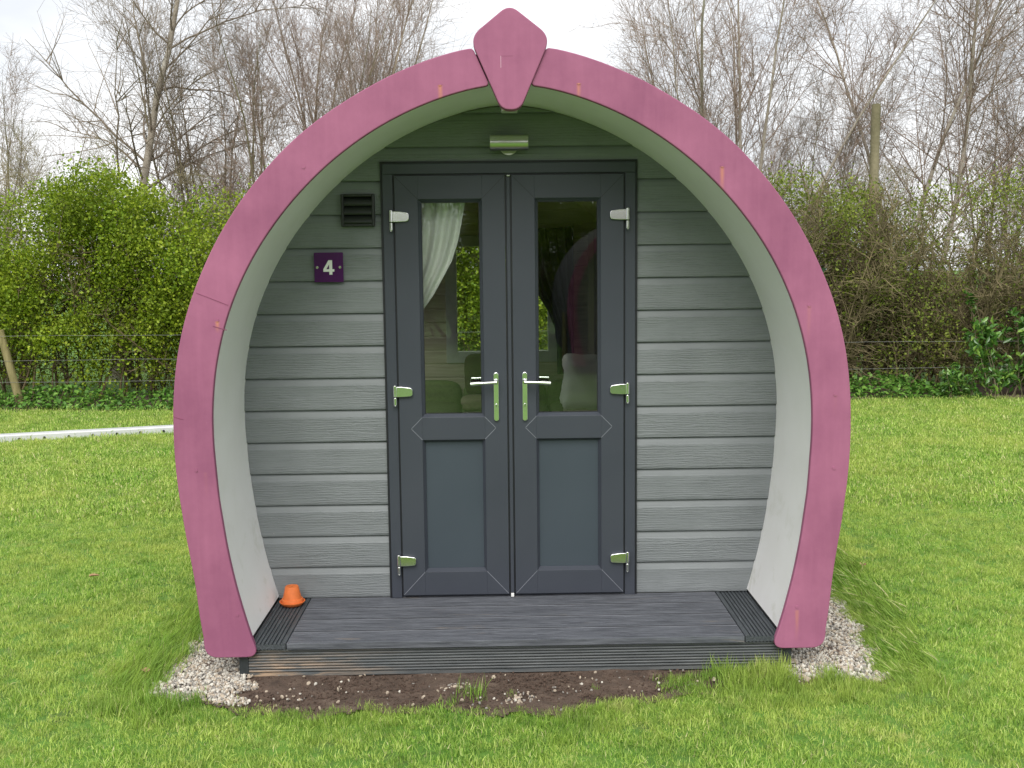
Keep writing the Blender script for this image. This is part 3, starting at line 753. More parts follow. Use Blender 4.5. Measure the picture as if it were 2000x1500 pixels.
# curtains
def curtain(name, mat, y, ztop, zbot, right_edge, left_x, folds, mirror=False, n=60, m=44, amp=.018):
    V = []; 
    for j in range(m+1):
        t = j/m; z = ztop+(zbot-ztop)*t; xr = right_edge(z)
        for i in range(n+1):
            s = i/n; x = left_x+(xr-left_x)*s
            ph = 2*math.pi*folds*s; a = amp*(.45+.55*min(1, abs(xr-left_x)/.35))
            V.append((x+.004*math.sin(ph*1.3+2*t), y+a*math.sin(ph+1.2*t)+.3*a*math.sin(2.3*ph+4*t), z-.02*math.sin(math.pi*s)*(1-t)))
    F = [(j*(n+1)+i, j*(n+1)+i+1, (j+1)*(n+1)+i+1, (j+1)*(n+1)+i) for j in range(m) for i in range(n)]
    me = mesh_np(name, V, np.array(F), mat, smooth=True); o = link(name, me)
    sd = o.modifiers.new('thickness', 'SOLIDIFY'); sd.thickness = .002
    return o
ZC_ = [2.30, 2.10, 1.91, 1.81, 1.724, 1.64, 1.565, 1.50, 1.42, 1.2, .4]; XC_ = [-.18, -.214, -.252, -.285, -.333, -.381, -.437, -.475, -.49, -.475, -.45]
edge = lambda z: float(np.interp(-z, [-q for q in ZC_], XC_))
tag(curtain('curtain', M_linen, .12, 2.24, .35, edge, -.60, 5.5), 'white curtain swept to the left behind the left door glass', 'curtain')
ZD_ = [2.1, 1.85, 1.6, 1.4, 1.25, 1.1, .9]; XD_ = [.10, .16, .26, .38, .44, .46, .46]
edge2 = lambda z: float(np.interp(-z, [-q for q in ZD_], XD_))
tag(curtain('curtain', M_navy, YB-.14, 2.12, .85, edge2, .60, 5), 'dark navy curtain swept to the right of the back window', 'curtain')

# ------------------------------------------------------------------ ground
def mat_ground():
    t = NT('lawn_soil'); c = t.ramp(t.noise(1.3, 6, .6), [(.35, (.07, .16, .018)), (.65, (.13, .27, .03))])
    f = t.ramp(t.noise(9, 4, .6), [(.5, (0, 0, 0)), (.72, (1, 1, 1))]); c = t.mix(t.math('MULTIPLY', f, .5), c, (.10, .08, .04))
    t.base(c); t.rough(.95); t.bump(t.noise(40, 5, .6), .5, .02); return t.m
me = mesh_np('ground', [(-160, -60, 0), (160, -60, 0), (160, 200, 0), (-160, 200, 0)], np.array([[0, 1, 2, 3]]), mat_ground()); tag(link('ground', me), kind='structure')

FX = np.array([-3, -1.75, -1.55, -1.3, -1.1, -.9, -.6, -.3, .0, .12, .4, .7, .9, 1.2, 1.45, 1.66, 1.9, 3]); FY = np.array([-.6, -.66, -.79, -.86, -.94, -1.0, -.97, -.96, -1.02, -1.05, -.94, -.86, -.80, -.73, -.74, -.745, -.66, -.6])
def wob(v, s): return .018*np.sin(v*19+s)+.012*np.sin(v*43+2*s)+.008*np.sin(v*91+s*3)
def bare(x, y, grow_=0.0):
    """true where there is no lawn: the gravel strips, the soil in front and the pod"""
    fy = np.interp(x, FX, FY)+wob(x, 1); lx = -1.495+wob(y, 2)+.03*np.sin(y*2.1); rx = 1.575+wob(y, 4)+.11*np.clip((y+.7)/.8, 0, 1)+.03*np.sin(y*1.7)
    return (y > fy-grow_) & (x > lx-grow_) & (x < rx+grow_) & (y < YB+.6+grow_)
def sheet(name, x0, x1, y0, y1, step, test, z, mat, amp=.006, seed=1, smooth=True):
    xs = np.arange(x0, x1+step/2, step); ys = np.arange(y0, y1+step/2, step); X, Y = np.meshgrid(xs, ys); rg = np.random.default_rng(seed)
    Zr = rg.normal(0, 1, X.shape); k = np.array([.25, .5, .25])
    for _ in range(2):
        Zr = np.apply_along_axis(lambda a: np.convolve(a, k, 'same'), 0, Zr); Zr = np.apply_along_axis(lambda a: np.convolve(a, k, 'same'), 1, Zr)
    Z = z+amp*Zr+amp*1.5*np.sin(X*9+1)*np.sin(Y*11)
    V = np.stack([X, Y, np.maximum(Z, .004)], -1).reshape(-1, 3); nx, ny = len(xs), len(ys); i = np.arange(nx*ny).reshape(ny, nx)
    F = np.stack([i[:-1, :-1], i[:-1, 1:], i[1:, 1:], i[1:, :-1]], -1).reshape(-1, 4)
    cx = X[:-1, :-1].ravel()+step/2; cy = Y[:-1, :-1].ravel()+step/2; F = F[test(cx, cy)]
    return link(name, mesh_np(name, V, F, mat, smooth=smooth))
def mat_soil():
    t = NT('bare_soil'); n = t.noise(14, 8, .7); c = t.ramp(n, [(.3, (.060, .040, .029)), (.55, (.120, .082, .060)), (.75, (.22, .165, .125))])
    v = t.n('TexVoronoi'); v.inputs['Scale'].default_value = 120; t.l(t.coord(), v.inputs['Vector'])
    c = t.mix(t.math('MULTIPLY', t.ramp(v.outputs['Distance'], [(.0, (1, 1, 1)), (.25, (0, 0, 0))]), .35), c, (.26, .19, .145))
    t.base(c); t.rough(.95); t.bump(n, .9, .03); return t.m
M_soil = mat_soil()
tag(sheet('soil_bed', -1.75, 2.0, -1.15, YB+.7, .018, lambda x, y: bare(x, y, .05) & ~((np.abs(x) < 1.1) & (y > -.45)), .008, M_soil, .007), kind='structure')
tag(sheet('hedge_border', -14, 14, 8.15, 9.9, .09, lambda x, y: y > 8.28+.10*np.sin(x*1.7)+.06*np.sin(x*5.1), .02, M_soil, .012, 2), kind='structure')

# gravel ----------------------------------------------------------------
def pebbles(n, seed):
    out = []; rg = np.random.default_rng(seed)
    for k in range(n):
        me = bpy.data.meshes.new('pebble'); b = bmesh.new(); bmesh.ops.create_icosphere(b, subdivisions=2, radius=1)
        sc_ = rg.uniform(.6, 1.15, 3); sc_[2] *= .75; pl = unit(rg.normal(0, 1, (6, 3))); of = rg.uniform(.62, .85, 6)
        for v in b.verts:
            c = np.array(v.co)
            for q in range(6):
                d = c @ pl[q]
                if d > of[q]: c = c-pl[q]*(d-of[q])
            v.co = Vector(c*sc_)
        b.to_mesh(me); b.free(); me.materials.append(M_peb[k % len(M_peb)]); out.append(me)
    return out
M_peb = [simple('pale_pebble', (.50, .47, .41), .8, var=.3, vs=3), simple('cream_pebble', (.62, .585, .51), .8, var=.25, vs=3), simple('grey_pebble', (.26, .24, .215), .8, var=.3, vs=3), simple('tan_pebble', (.42, .35, .27), .8, var=.3, vs=3)]
PB = pebbles(12, 3)
def gravel_pts(n, x0, x1, y0, y1, test, r0, r1, z, rg):
    x = rg.uniform(x0, x1, n); y = rg.uniform(y0, y1, n); k = test(x, y); x, y = x[k], y[k]; N = len(x)
    return np.stack([x, y, z+rg.uniform(0, .012, N)], 1), rg.uniform(0, 6.28, (N, 3)), r0+(r1-r0)*rg.uniform(0, 1, N)**2
rg = np.random.default_rng(11)
tL = lambda x, y: bare(x, y, .03) & (x < np.where(y < -.63, -1.14+.04*np.sin(y*40), -1.17)) & (y > -.93)
tR = lambda x, y: bare(x, y, .03) & (x > np.where(y < -.63, 1.16+.05*np.sin(y*37), 1.17))
A = [gravel_pts(48000, -1.62, -1.1, -.95, 4.6, tL, .0045, .0120, .010, rg), gravel_pts(58000, 1.1, 1.8, -.95, 4.6, tR, .0045, .0120, .010, rg)]
P = np.concatenate([a[0] for a in A]); Ro = np.concatenate([a[1] for a in A]); Sc = np.concatenate([a[2] for a in A])
tag(scatter('gravel', P, Ro, Sc, rg.integers(0, 12, len(P)), PB, M_peb[0]), 'pale gravel chippings along both sides of the pod', 'gravel', kind='stuff')
tS = lambda x, y: bare(x, y, 0) & (np.abs(x) < 1.16) & (y < -.635)
a1 = gravel_pts(230, -1.2, 1.2, -1.1, -.63, tS, .004, .011, .008, rg); a2 = gravel_pts(5200, -1.2, 1.2, -1.1, -.63, tS, .0016, .0045, .006, rg)
cl = [(.00, -.93, 30), (.03, -.89, 14), (-.30, -.80, 16), (-.24, -.76, 10), (-.95, -.86, 8)]
ex = np.concatenate([np.stack([rg.normal(c[0], .035, c[2]), rg.normal(c[1], .02, c[2]), np.full(c[2], .014)], 1) for c in cl])
P = np.concatenate([a1[0], ex]); n_ = len(P)
tag(scatter('loose_stones', P, np.concatenate([a1[1], rg.uniform(0, 6, (len(ex), 3))]), np.concatenate([a1[2], rg.uniform(.004, .010, len(ex))]), rg.choice([0, 2, 3, 6, 7, 2, 3, 5, 10, 11], n_), PB, M_peb[0]), 'loose pale stones on the bare soil before the deck', 'stones', kind='stuff')
clod = []
M_clod = simple('soil_crumb', (.085, .055, .04), .95, var=.4, vs=4)
for m_ in pebbles(4, 9): m_.materials.clear(); m_.materials.append(M_clod); clod.append(m_)
tag(scatter('soil_crumbs', a2[0], a2[1], a2[2]*1.6, rg.integers(0, 4, len(a2[0])), clod, M_clod), 'brown crumbs of earth on the bare soil before the deck', 'soil', kind='stuff')

# lawn --------------------------------------------------------------------
M_grass = tinted('grass_blades', [(0, (.035, .095, .014)), (.35, (.235, .440, .055)), (.70, (.490, .680, .130)), (.93, (.76, .82, .30)), (1, (.74, .66, .38))], transl=.32, rough=.5, var_scale=1.1, varc=(.60, .65, .16), varw=.55, spec=.35, dark=(.10, .25, .03))
def tuft(seed, nb, h, spread, wd, lean=.5, tm=1.0):
    rg = np.random.default_rng(seed); K = 4
    st = np.stack([rg.normal(0, spread, nb), rg.normal(0, spread, nb), np.zeros(nb)-.004], 1)
    az = rg.uniform(0, 6.28, nb); tilt = np.abs(rg.normal(0, lean, nb)).clip(0, 1.2); hh = h*rg.uniform(.45, 1.2, nb)
    V = np.zeros((nb, 2*K+1, 3)); pos = st.copy()
    sd = np.stack([-np.sin(az), np.cos(az), np.zeros(nb)], 1); hd = np.stack([np.cos(az), np.sin(az), np.zeros(nb)], 1)
    for k in range(K+1):
        wk = wd*(1-(k/K)**1.5)*rg.uniform(.8, 1.2, nb)
        if k < K: V[:, 2*k] = pos-sd*wk[:, None]*.5; V[:, 2*k+1] = pos+sd*wk[:, None]*.5
        else: V[:, 2*K] = pos
        th = np.minimum(tilt*(.35+1.5*k/K), 1.75); pos = pos+(hd*np.sin(th)[:, None]+np.array([0, 0, 1])*np.cos(th)[:, None])*(hh/K)[:, None]
    base = (np.arange(nb)*(2*K+1))[:, None]
    Q = np.concatenate([base+np.array([2*k, 2*k+1, 2*k+3, 2*k+2]) for k in range(K-1)]); T = base+np.array([2*K-2, 2*K-1, 2*K])
    tint = np.clip(rg.beta(2, 2, nb)*tm, 0, .92); tint[rg.uniform(0, 1, nb) < .05] = 1
    return mesh_np('grass_tuft', V.reshape(-1, 3), [Q, T], M_grass, tint=np.repeat(tint, 2*K+1))
TF = [tuft(k, 24, .028, .018, .0027, .85) for k in range(8)]+[tuft(20+k, 34, .080, .022, .0032, .55, .62) for k in range(4)]+[tuft(40+k, 28, .030, .045, .0055, .9) for k in range(4)]
rg = np.random.default_rng(21)
def lawn(n, x0, x1, y0, y1, test, s0, s1, lo, hi):
    x = rg.uniform(x0, x1, n); y = rg.uniform(y0, y1, n); k = test(x, y); x, y = x[k], y[k]; N = len(x)
    cl = 1+.22*np.sin(x*13+3*np.sin(y*5))*np.sin(y*11+2*np.sin(x*7))
    return np.stack([x, y, np.zeros(N)], 1), np.stack([rg.normal(0, .22, N), rg.normal(0, .22, N), rg.uniform(0, 6.28, N)], 1), rg.uniform(s0, s1, N)*cl, rg.integers(lo, hi, N)
inview = lambda x, y: np.abs(x-.015*(y+5)) < (.52*(y+5.06)+1.5)
ok = lambda x, y: ~bare(x, y) & inview(x, y)
L = []
L.append(lawn(68000, -5.2, 5.2, -2.1, 2.4, ok, .8, 1.25, 0, 8))
L.append(lawn(66000, -9.5, 9.5, 2.4, 8.4, lambda x, y: ok(x, y) & (np.abs(x) > 1.5) & ((y > 4.7) | (np.abs(x) > 1.5)), .9, 1.5, 12, 16))
# longer unmown grass where the lawn meets the gravel and the soil
def edge_grass(n):
    x = rg.uniform(-2.1, 2.15, n); y = rg.uniform(-1.45, 2.6, n)
    b0 = bare(x, y, .0); b1 = bare(x, y, .13); b2 = bare(x, y, .28); k = ~b0 & (b1 | (b2 & (rg.uniform(0, 1, n) < .35))); x, y = x[k], y[k]; N = len(x)
    f = np.where((x > .55) & (x < 1.15) & (y < 0), .72, np.where(x > 1.3, 1.15, np.where(x < -1.3, .85, .46)))*(.8+.3*np.sin(x*7)+.1*np.sin(y*9))
    side = (x > 1.4) & (y > -.8); sl_ = (x < -1.4) & (y > -.8)
    ry = np.where(side, -.75, np.where(sl_, .6, 0))+rg.normal(0, .18, N); rz = np.where(side | sl_, rg.normal(0, .5, N), rg.uniform(0, 6.28, N))
    return np.stack([x, y, np.zeros(N)], 1), np.stack([rg.normal(0, .15, N), ry, rz], 1), f*rg.uniform(.5, 1.35, N), rg.integers(8, 12, N)
L.append(edge_grass(30000))
# stray sprouts on the soil
sx0 = np.array([-.18, -.16, -.21, -.27, -.02, .33, .72, .8, 1.52, 1.45, .60, .86, 1.0, .95, .90]); sy0 = np.array([-.86, -.89, -.85, -.93, -.86, -.82, -.74, -.72, -.70, -.71, -.72, -.70, -.69, -.72, -.67])
sx = sx0[:11]; sy = sy0[:11]
L.append((np.stack([sx, sy, np.full(len(sx), .005)], 1), np.stack([sx*0, sx*0, sx*9], 1), np.array([1.15, 1, .9, .6, .4, .4, .6, .7, .5, .5, .5]), np.array([8, 9, 10, 11]*4)[:11]))
cx_ = rg.uniform(.62, 1.17, 130); cy_ = rg.uniform(-.86, -.66, 130)-.04*(cx_ < .8)
L.append((np.stack([cx_, cy_, np.zeros(130)], 1), np.stack([rg.normal(0, .15, 130), rg.normal(0, .15, 130), rg.uniform(0, 6.28, 130)], 1), np.where(cx_ > .85, 1.15, .6)*rg.uniform(.6, 1.2, 130), rg.integers(8, 12, 130)))
P, Ro, Sc, Ix = (np.concatenate([l[q] for l in L]) for q in range(4))
tag(scatter('grass', P, Ro, Sc, Ix, TF, M_grass), 'bright green mown lawn around the pod', 'grass', kind='stuff')

# ------------------------------------------------------------------ bare trees beyond the hedge
def bark(name, a, b, c=None):
    t = NT(name); n = t.noise(2.5, 6, .7, sc=(1, 1, .4)); st = [(.3, a), (.6, b)]+([(.72, c)] if c else [])
    t.base(t.ramp(n, st)); t.rough(.9); t.bump(t.noise(20, 5), .5, .02); return t.m
M_birch = bark('birch_bark', (.24, .20, .15), (.50, .45, .38), (.66, .62, .56))
M_brown = bark('brown_bark', (.18, .15, .11), (.36, .30, .22))
M_mossy = bark('mossy_bark', (.11, .10, .05), (.24, .21, .13))
M_twr = simple('reddish_twigs', (.30, .225, .18), .9, var=.25, vs=1)
M_twb = simple('brown_twigs', (.26, .21, .165), .9, var=.25, vs=1)
M_two = simple('olive_twigs', (.26, .225, .13), .9, var=.25, vs=1)

def tree_data(seed, H, stems, spread, r0, up_, n1, n2, n3, a1, lf1, droop, bark_m, twig_m, lean=(0, 0), tw=.0024, t0=.18, noise=.05):
    rg = np.random.default_rng(seed)
    az = rg.uniform(0, 6.28, stems)+np.arange(stems)*2.4; tl = np.abs(rg.normal(spread, spread*.4, stems)) if stems > 1 else np.zeros(1)
    d = np.stack([np.cos(az)*np.sin(tl)+lean[0], np.sin(az)*np.sin(tl)+lean[1], np.cos(tl)], 1)
    st = np.stack([np.cos(az)*.12*(stems > 1), np.sin(az)*.12*(stems > 1), np.full(stems, -.05)], 1)
    L0 = H*rg.uniform(.75, 1.0, stems) if stems > 1 else np.array([H])
    P0 = grow(rg, st, d, L0, 14, .03, min(noise, .05))
    R0 = np.full(stems, r0)*rg.uniform(.7, 1, stems) if stems > 1 else np.array([r0])
    V, F = tubes(P0, R0, R0*.08, 7, .8); trunk = mesh_np('trunk', V, F, bark_m, smooth=True)
    P1, L1, t1 = kids(rg, P0, L0, n1, t0, .97, a1, lf1, 8, up_, noise*1.3, droop=droop)
    P2, L2, t2 = kids(rg, P1, L1, n2, .12, 1, .72, .62, 5, up_*.7, .12, droop=droop*1.5)
    P3, L3, t3 = kids(rg, P2, L2.clip(.35), n3, .05, 1, .75, .85, 4, up_*.3, .16, droop=droop*2.2)
    par = np.repeat(R0, n1); rr1 = (par*.28*(1-.7*t1)).clip(.005); rr2 = (np.repeat(rr1, n2)*.5).clip(tw*1.1, .02); 
    VV = []; FF = []; off = 0
    for Pq, ra, rb, sd in ((P1, rr1, rr1*.18, 4), (P2, rr2, np.full(len(rr2), tw*.8), 3), (P3, np.full(len(P3), tw), np.full(len(P3), tw*.55), 3)):
        v, f = tubes(Pq, ra, rb, sd); VV.append(v); FF.append(f+off); off += len(v)
    crown = mesh_np('crown', np.concatenate(VV), np.concatenate(FF), twig_m)
    return trunk, crown
TG = 'bare trees beyond the hedge'
def place(name, data, x, y, label, rz=0, s=1):
    o = thing(name, (x, y, 0), label, 'tree', TG); o.rotation_euler.z = rz; o.scale = (s, s, s)
    link('trunk', data[0], o); link('crown', data[1], o); return o
big = tree_data(1, 9.5, 1, 0, .105, .05, 46, 12, 7, .95, .34, .14, M_birch, M_twb, lean=(.07, 0), t0=.22, noise=.075)
place('birch_tree', big, -6.25, 12, 'tall pale birch leaning right above the green hedge, far left')
clump = tree_data(2, 6.6, 7, .16, .055, .16, 13, 9, 6, .42, .40, 0, M_mossy, M_twb, tw=.0024)
place('bare_tree', clump, -4.72, 13, 'upright many stemmed bare tree between the birch and the pink arch')
clump2 = tree_data(3, 6.4, 6, .17, .05, .16, 13, 9, 6, .42, .42, 0, M_mossy, M_twr, tw=.0024)
place('bare_tree', clump2, -3.75, 12.5, 'bare tree of brown stems just left of the arch shoulder', 1.1)
fan = tree_data(4, 7.8, 8, .20, .06, .16, 14, 10, 6, .40, .42, 0, M_brown, M_twr, tw=.0023)
place('bare_tree', fan, -2.95, 13.4, 'dense reddish bare tree rising behind the left shoulder of the arch')
place('bare_tree', fan, -2.0, 14.2, 'reddish bare tree nearest the keystone on its left', 2.2, .88)
fan2 = tree_data(5, 8.6, 9, .24, .06, .13, 14, 10, 6, .40, .42, 0, M_birch, M_twr, tw=.0023)
place('bare_tree', fan2, 4.0, 13, 'wide fan of reddish bare branches behind the right shoulder of the arch', .5)
place('bare_tree', clump, 5.35, 12.6, 'shorter many stemmed bare tree left of the wooden pole', 2.6, .74)
place('bare_tree', clump2, 4.85, 14, 'low bare tree filling the gap behind the arch at right', 4, .72)
bir = tree_data(6, 9.0, 1, 0, .055, .10, 46, 10, 6, .66, .34, .07, M_birch, M_twr, t0=.16, tw=.0022)
bir2 = tree_data(7, 8.6, 1, 0, .06, .10, 46, 10, 6, .68, .36, .07, M_birch, M_twr, lean=(.09, 0), t0=.18, tw=.0022)
place('birch_tree', bir, 6.30, 12, 'slender white stemmed birch, left one of three right of the wooden pole')
place('birch_tree', bir, 6.62, 12.3, 'slender dark birch, middle one of three right of the wooden pole', 2.4, .97)
place('birch_tree', bir2, 6.95, 12, 'slender birch leaning right, right one of three right of the wooden pole')
place('bare_tree', fan2, 8.9, 13.6, 'bare tree with ascending branches at the far right edge', 3.6, .74)
place('birch_tree', bir2, 9.9, 12, 'birch whose branches reach in at the right edge of the photo', 2.9, 1.0)
place('bare_tree', clump2, -9.0, 14, 'bare tree at the far left edge behind the hedge', 2, .86)
rnd = tree_data(8, 4.6, 4, .45, .06, .05, 11, 8, 6, .8, .45, 0, M_mossy, M_two, tw=.0027)
for i, (x, y, s, lb) in enumerate(((-7.7, 11.5, .95, 'low bushy bare tree at the left of the leaning birch'), (-5.55, 11.2, .98, 'round bare tree directly right of the leaning birch trunk'), (-4.3, 11.2, .8, 'low tangled bare tree next to the left edge of the arch'), (5.3, 11.0, .82, 'tangled low bare tree touching the right edge of the arch'), (7.6, 11.4, .86, 'tangled low bare tree right of the three birches'), (6.0, 11.4, .80, 'tangled low bare tree behind the wooden pole'))):
    place('scrub_tree', rnd, x, y, lb, 1.7*i, s)

# ------------------------------------------------------------------ hedges
M_hl = tinted('hawthorn_leaves', [(0, (.045, .085, .010)), (.4, (.165, .270, .016)), (.8, (.380, .480, .030)), (1, (.66, .70, .11))], .26, .5, 1.5, (.24, .27, .03), .4)
M_hr = tinted('sparse_hedge_leaves', [(0, (.08, .115, .02)), (.5, (.20, .26, .04)), (1, (.36, .40, .07))], .3, .55)
M_ht = simple('hedge_twigs', (.19, .145, .080), .9, var=.3, vs=2)
M_htr = simple('grey_brown_twigs', (.21, .17, .09), .9, var=.35, vs=2)
def hedge(name, x0, x1, y0, y1, H, seed, n_stem, n_twig, n_cl, per, leafsize, mleaf, mtwig, label, topvar=.15, dens=None, cr=.12, zlow=.12, tw=.006, thin=None):
    rg = np.random.default_rng(seed); root = thing(name, ((x0+x1)/2, (y0+y1)/2, 0), label, 'hedge'); ox, oy = (x0+x1)/2, (y0+y1)/2
    top = lambda x: H+topvar*(np.sin(x*1.9+seed)+.6*np.sin(x*4.7+1)+.4*np.sin(x*9.1))
    st = np.stack([rg.uniform(x0, x1, n_stem), rg.uniform(y0+.25*(y1-y0), y1-.1, n_stem), np.zeros(n_stem)], 1)
    L0 = top(st[:, 0])*rg.uniform(.6, 1.02, n_stem)
    P0 = grow(rg, st, np.stack([rg.normal(0, .25, n_stem), rg.normal(0, .15, n_stem), np.ones(n_stem)], 1), L0, 8, .02, .10)
    P1, L1, t1 = kids(rg, P0, L0, max(2, n_twig//n_stem), .12, 1, .9, .30, 5, .05, .20, .4)
    P2, L2, t2 = kids(rg, P1, L1, 5, .1, 1, .8, .55, 3, .03, .25, .4)
    if thin is not None:
        k1 = rg.uniform(0, 1, len(P1)) > thin(P1[:, 2, 0], P1[:, 2, 2]); k2 = rg.uniform(0, 1, len(P2)) > thin(P2[:, 1, 0], P2[:, 1, 2]); P1 = P1[k1]; P2 = P2[k2]
    VV = []; FF = []; off = 0
    for Pq, ra, rb, sd in ((P0, rg.uniform(.010, .026, n_stem), np.full(n_stem, .005), 4), (P1, np.full(len(P1), tw), np.full(len(P1), tw*.5), 3), (P2, np.full(len(P2), tw*.6), np.full(len(P2), tw*.35), 3)):
        v, f = tubes(Pq, ra, rb, sd); VV.append(v); FF.append(f+off); off += len(v)
    V = np.concatenate(VV); V[:, 0] -= ox; V[:, 1] -= oy
    link('branches', mesh_np('branches', V, np.concatenate(FF), mtwig), root)
    # leaf clumps, denser towards the outside of the hedge
    x = rg.uniform(x0, x1, n_cl*2); z = zlow+(top(x)-zlow)*rg.uniform(0, 1, n_cl*2)**.85; dep = rg.beta(1, 1.7, n_cl*2); y = y0+(y1-y0)*dep
    y = y+.22*np.sin(x*2.7+z*2.1)+.12*np.sin(x*6.1-z*4.3)+(.35*np.clip(.7-z, 0, 1))
    pr = np.ones(len(x))*.75 if dens is None else dens(x, z)
    g = np.sin(x*4.3+2*np.sin(z*3.3+seed))*np.sin(z*5.1+1.7*np.sin(x*2.9)); pr = pr*np.where((g < -.18) & (dep < .5), .18, 1.0); k = rg.uniform(0, 1, len(x)) < pr; x, y, z, dep = x[k][:n_cl], y[k][:n_cl], z[k][:n_cl], dep[k][:n_cl]
    C = np.repeat(np.stack([x, y, z], 1), per, axis=0); C = C+rg.normal(0, 1, C.shape)*np.array([cr, cr, cr*.8])
    tb = np.repeat(rg.beta(2, 2, len(x)), per); tint = np.clip(.55*tb+.45*rg.uniform(0, 1, len(C)), 0, 1)
    C[:, 0] -= ox; C[:, 1] -= oy
    link('foliage', leaf_mesh(rg, C, leafsize, mleaf, 'foliage', tint=tint, up_bias=.5, aspect=.75), root)
    return root
dl = lambda x, z: np.where(z < .45, .25, np.where(z < .8, .6, .95))*(1-.75*np.clip((z-2.0)/.7, 0, 1)*(x > -4.6)*(x < -3.0))*np.where(x < -6.1, .75-.45*(z > 2.1), 1)
hedge('hawthorn_hedge', -9.5, 1.2, 8.9, 10.5, 2.85, 31, 150, 2600, 9500, 34, .037, M_hl, M_ht, 'leafy bright green hawthorn hedge left of the pod behind the wire fence', .16, dl)
dr_ = lambda x, z: np.where(x < 4.9, .80, .5)*np.where(z > 2.2, .75, 1)*(1-.5*(x > 6.0)*(z > 1.5)*(z < 2.4))
hedge('mixed_hedge', 1.2, 10.5, 8.9, 10.2, 2.86, 32, 200, 9600, 4100, 22, .035, M_hr, M_htr, 'twiggy olive brown hedge right of the pod with sparse leaves', .07, dr_, tw=.0075, thin=lambda x, z: np.where((x > 5.6) & (z > 1.45) & (z < 2.45), .50, 0))
# a light airy top of yellow-green shoots on the left hedge
rg = np.random.default_rng(77)
# ------------------------------------------------------------------ laurel, ivy, nettles
def shoots(name, x, y, H, W, nst, lsize, mleaf, label, cat, seed, per=16, aspect=.42, tw=.006, nl=.35):
    rg = np.random.default_rng(seed); root = thing(name, (x, y, 0), label, cat)
    az = rg.uniform(0, 6.28, nst); st = np.stack([rg.normal(0, W*.35, nst), rg.normal(0, .12, nst), np.zeros(nst)], 1)
    L0 = H*rg.uniform(.45, 1.05, nst); P0 = grow(rg, st, np.stack([np.cos(az)*nl, np.sin(az)*nl*.6, np.ones(nst)], 1), L0, 8, .03, .07)
    P1, L1, _ = kids(rg, P0, L0, 5, .15, 1, .8, .32, 4, .10, .10)
    v0, f0 = tubes(P0, np.full(nst, tw*1.4), np.full(nst, tw*.5), 4); v1, f1 = tubes(P1, np.full(len(P1), tw*.6), np.full(len(P1), tw*.3), 3)
    link('stems', mesh_np('stems', np.concatenate([v0, v1]), np.concatenate([f0, f1+len(v0)]), M_mossy), root)
    t = rg.uniform(.2, 1, (len(P1), per))*4; i = np.minimum(t.astype(int), 3); fr = (t-i)[..., None]; n = np.arange(len(P1))[:, None]
    C = (P1[n, i]*(1-fr)+P1[n, i+1]*fr).reshape(-1, 3)+rg.normal(0, lsize*.35, (len(P1)*per, 3)); C[:, 2] = np.abs(C[:, 2])+.02
    link('leaves', leaf_mesh(rg, C, lsize, mleaf, 'leaves', up_bias=.9, aspect=aspect, curl=.35, sj=.2), root); return root
M_laurel = tinted('laurel_leaves', [(0, (.045, .12, .022)), (.6, (.095, .23, .04)), (1, (.25, .40, .07))], .15, .22, spec=.6)
M_ivy = tinted('ivy_leaves', [(0, (.030, .070, .035)), (1, (.075, .135, .085))], .1, .35, spec=.5)
shoots('laurel_shrub', 7.05, 8.45, 1.35, 1.1, 20, .115, M_laurel, 'glossy dark green laurel shrub at the right edge before the hedge', 'shrub', 5)
shoots('laurel_shrub', 6.0, 8.35, .55, .7, 9, .085, M_laurel, 'small pale laurel seedling left of the big laurel', 'shrub', 6, per=9)
shoots('ivy_plant', 3.95, 8.75, 1.75, .35, 14, .060, M_ivy, 'bluish green ivy climbing beside the right edge of the arch', 'climber', 7, aspect=.9, nl=.08)
M_nettle = tinted('nettle_leaves', [(0, (.05, .13, .02)), (.6, (.12, .27, .04)), (1, (.22, .38, .07))], .2, .5)
def cover(name, x0, x1, n, hfn, label, seed):
    rg = np.random.default_rng(seed); x = rg.uniform(x0, x1, n); y = 8.30+.10*np.sin(x*1.7)+.8*rg.uniform(0, 1, n)**1.2; z = hfn(x)*(.25+.75*rg.uniform(0, 1, n))*np.clip((y-8.22)*2.2, .25, 1)
    me = leaf_mesh(rg, np.stack([x, y, z], 1), .062, M_nettle, name, up_bias=1.6, aspect=.7); tag(link(name, me), label, 'ground cover', kind='stuff')
cover('nettles', -9, -2, 5200, lambda x: .24+.04*np.sin(x*3), 'low dark green nettles under the left hedge', 1)
cover('nettles', 2.6, 6.3, 2900, lambda x: .27+.03*np.sin(x*4)-.14*np.clip(x-5.3, 0, 1), 'low dark green nettles under the right hedge', 2)

# ------------------------------------------------------------------ wire fences, pole, white edging
M_wood = NT('weathered_post_wood'); _n = M_wood.noise(3, 5, .6, sc=(6, 6, 1)); M_wood.base(M_wood.ramp(_n, [(.3, (.17, .145, .055)), (.7, (.33, .28, .14))])); M_wood.rough(.85); M_wood.bump(_n, .4, .01); M_wood = M_wood.m
M_wire = simple('galvanised_wire', (.26, .26, .25), .6)
def fence(name, posts, wires, x0, x1, y, label, seed):
    root = thing(name, (0, y, 0), label, 'fence'); rg = random.Random(seed)
    for (xb, xt, h) in posts:
        b = MB(); b.cyl((xb, 0, -.1), (xt, 0, h), .052, .048, 18); b.build('post', M_wood, root, bevel=.004, smooth=40)
    for (za, zb) in wires:
        n = 60; P = np.array([[(x0+(x1-x0)*k/n, -.055+.006*math.sin(k*.9+seed), za+(zb-za)*k/n-.012*abs(math.sin(k*.16+za*3))+rg.uniform(-.002, .002)) for k in range(n+1)]])
        v, f = tubes(P, np.full(1, .0019), np.full(1, .0019), 5); link('wire', mesh_np('wire', v, f, M_wire, smooth=True), root)
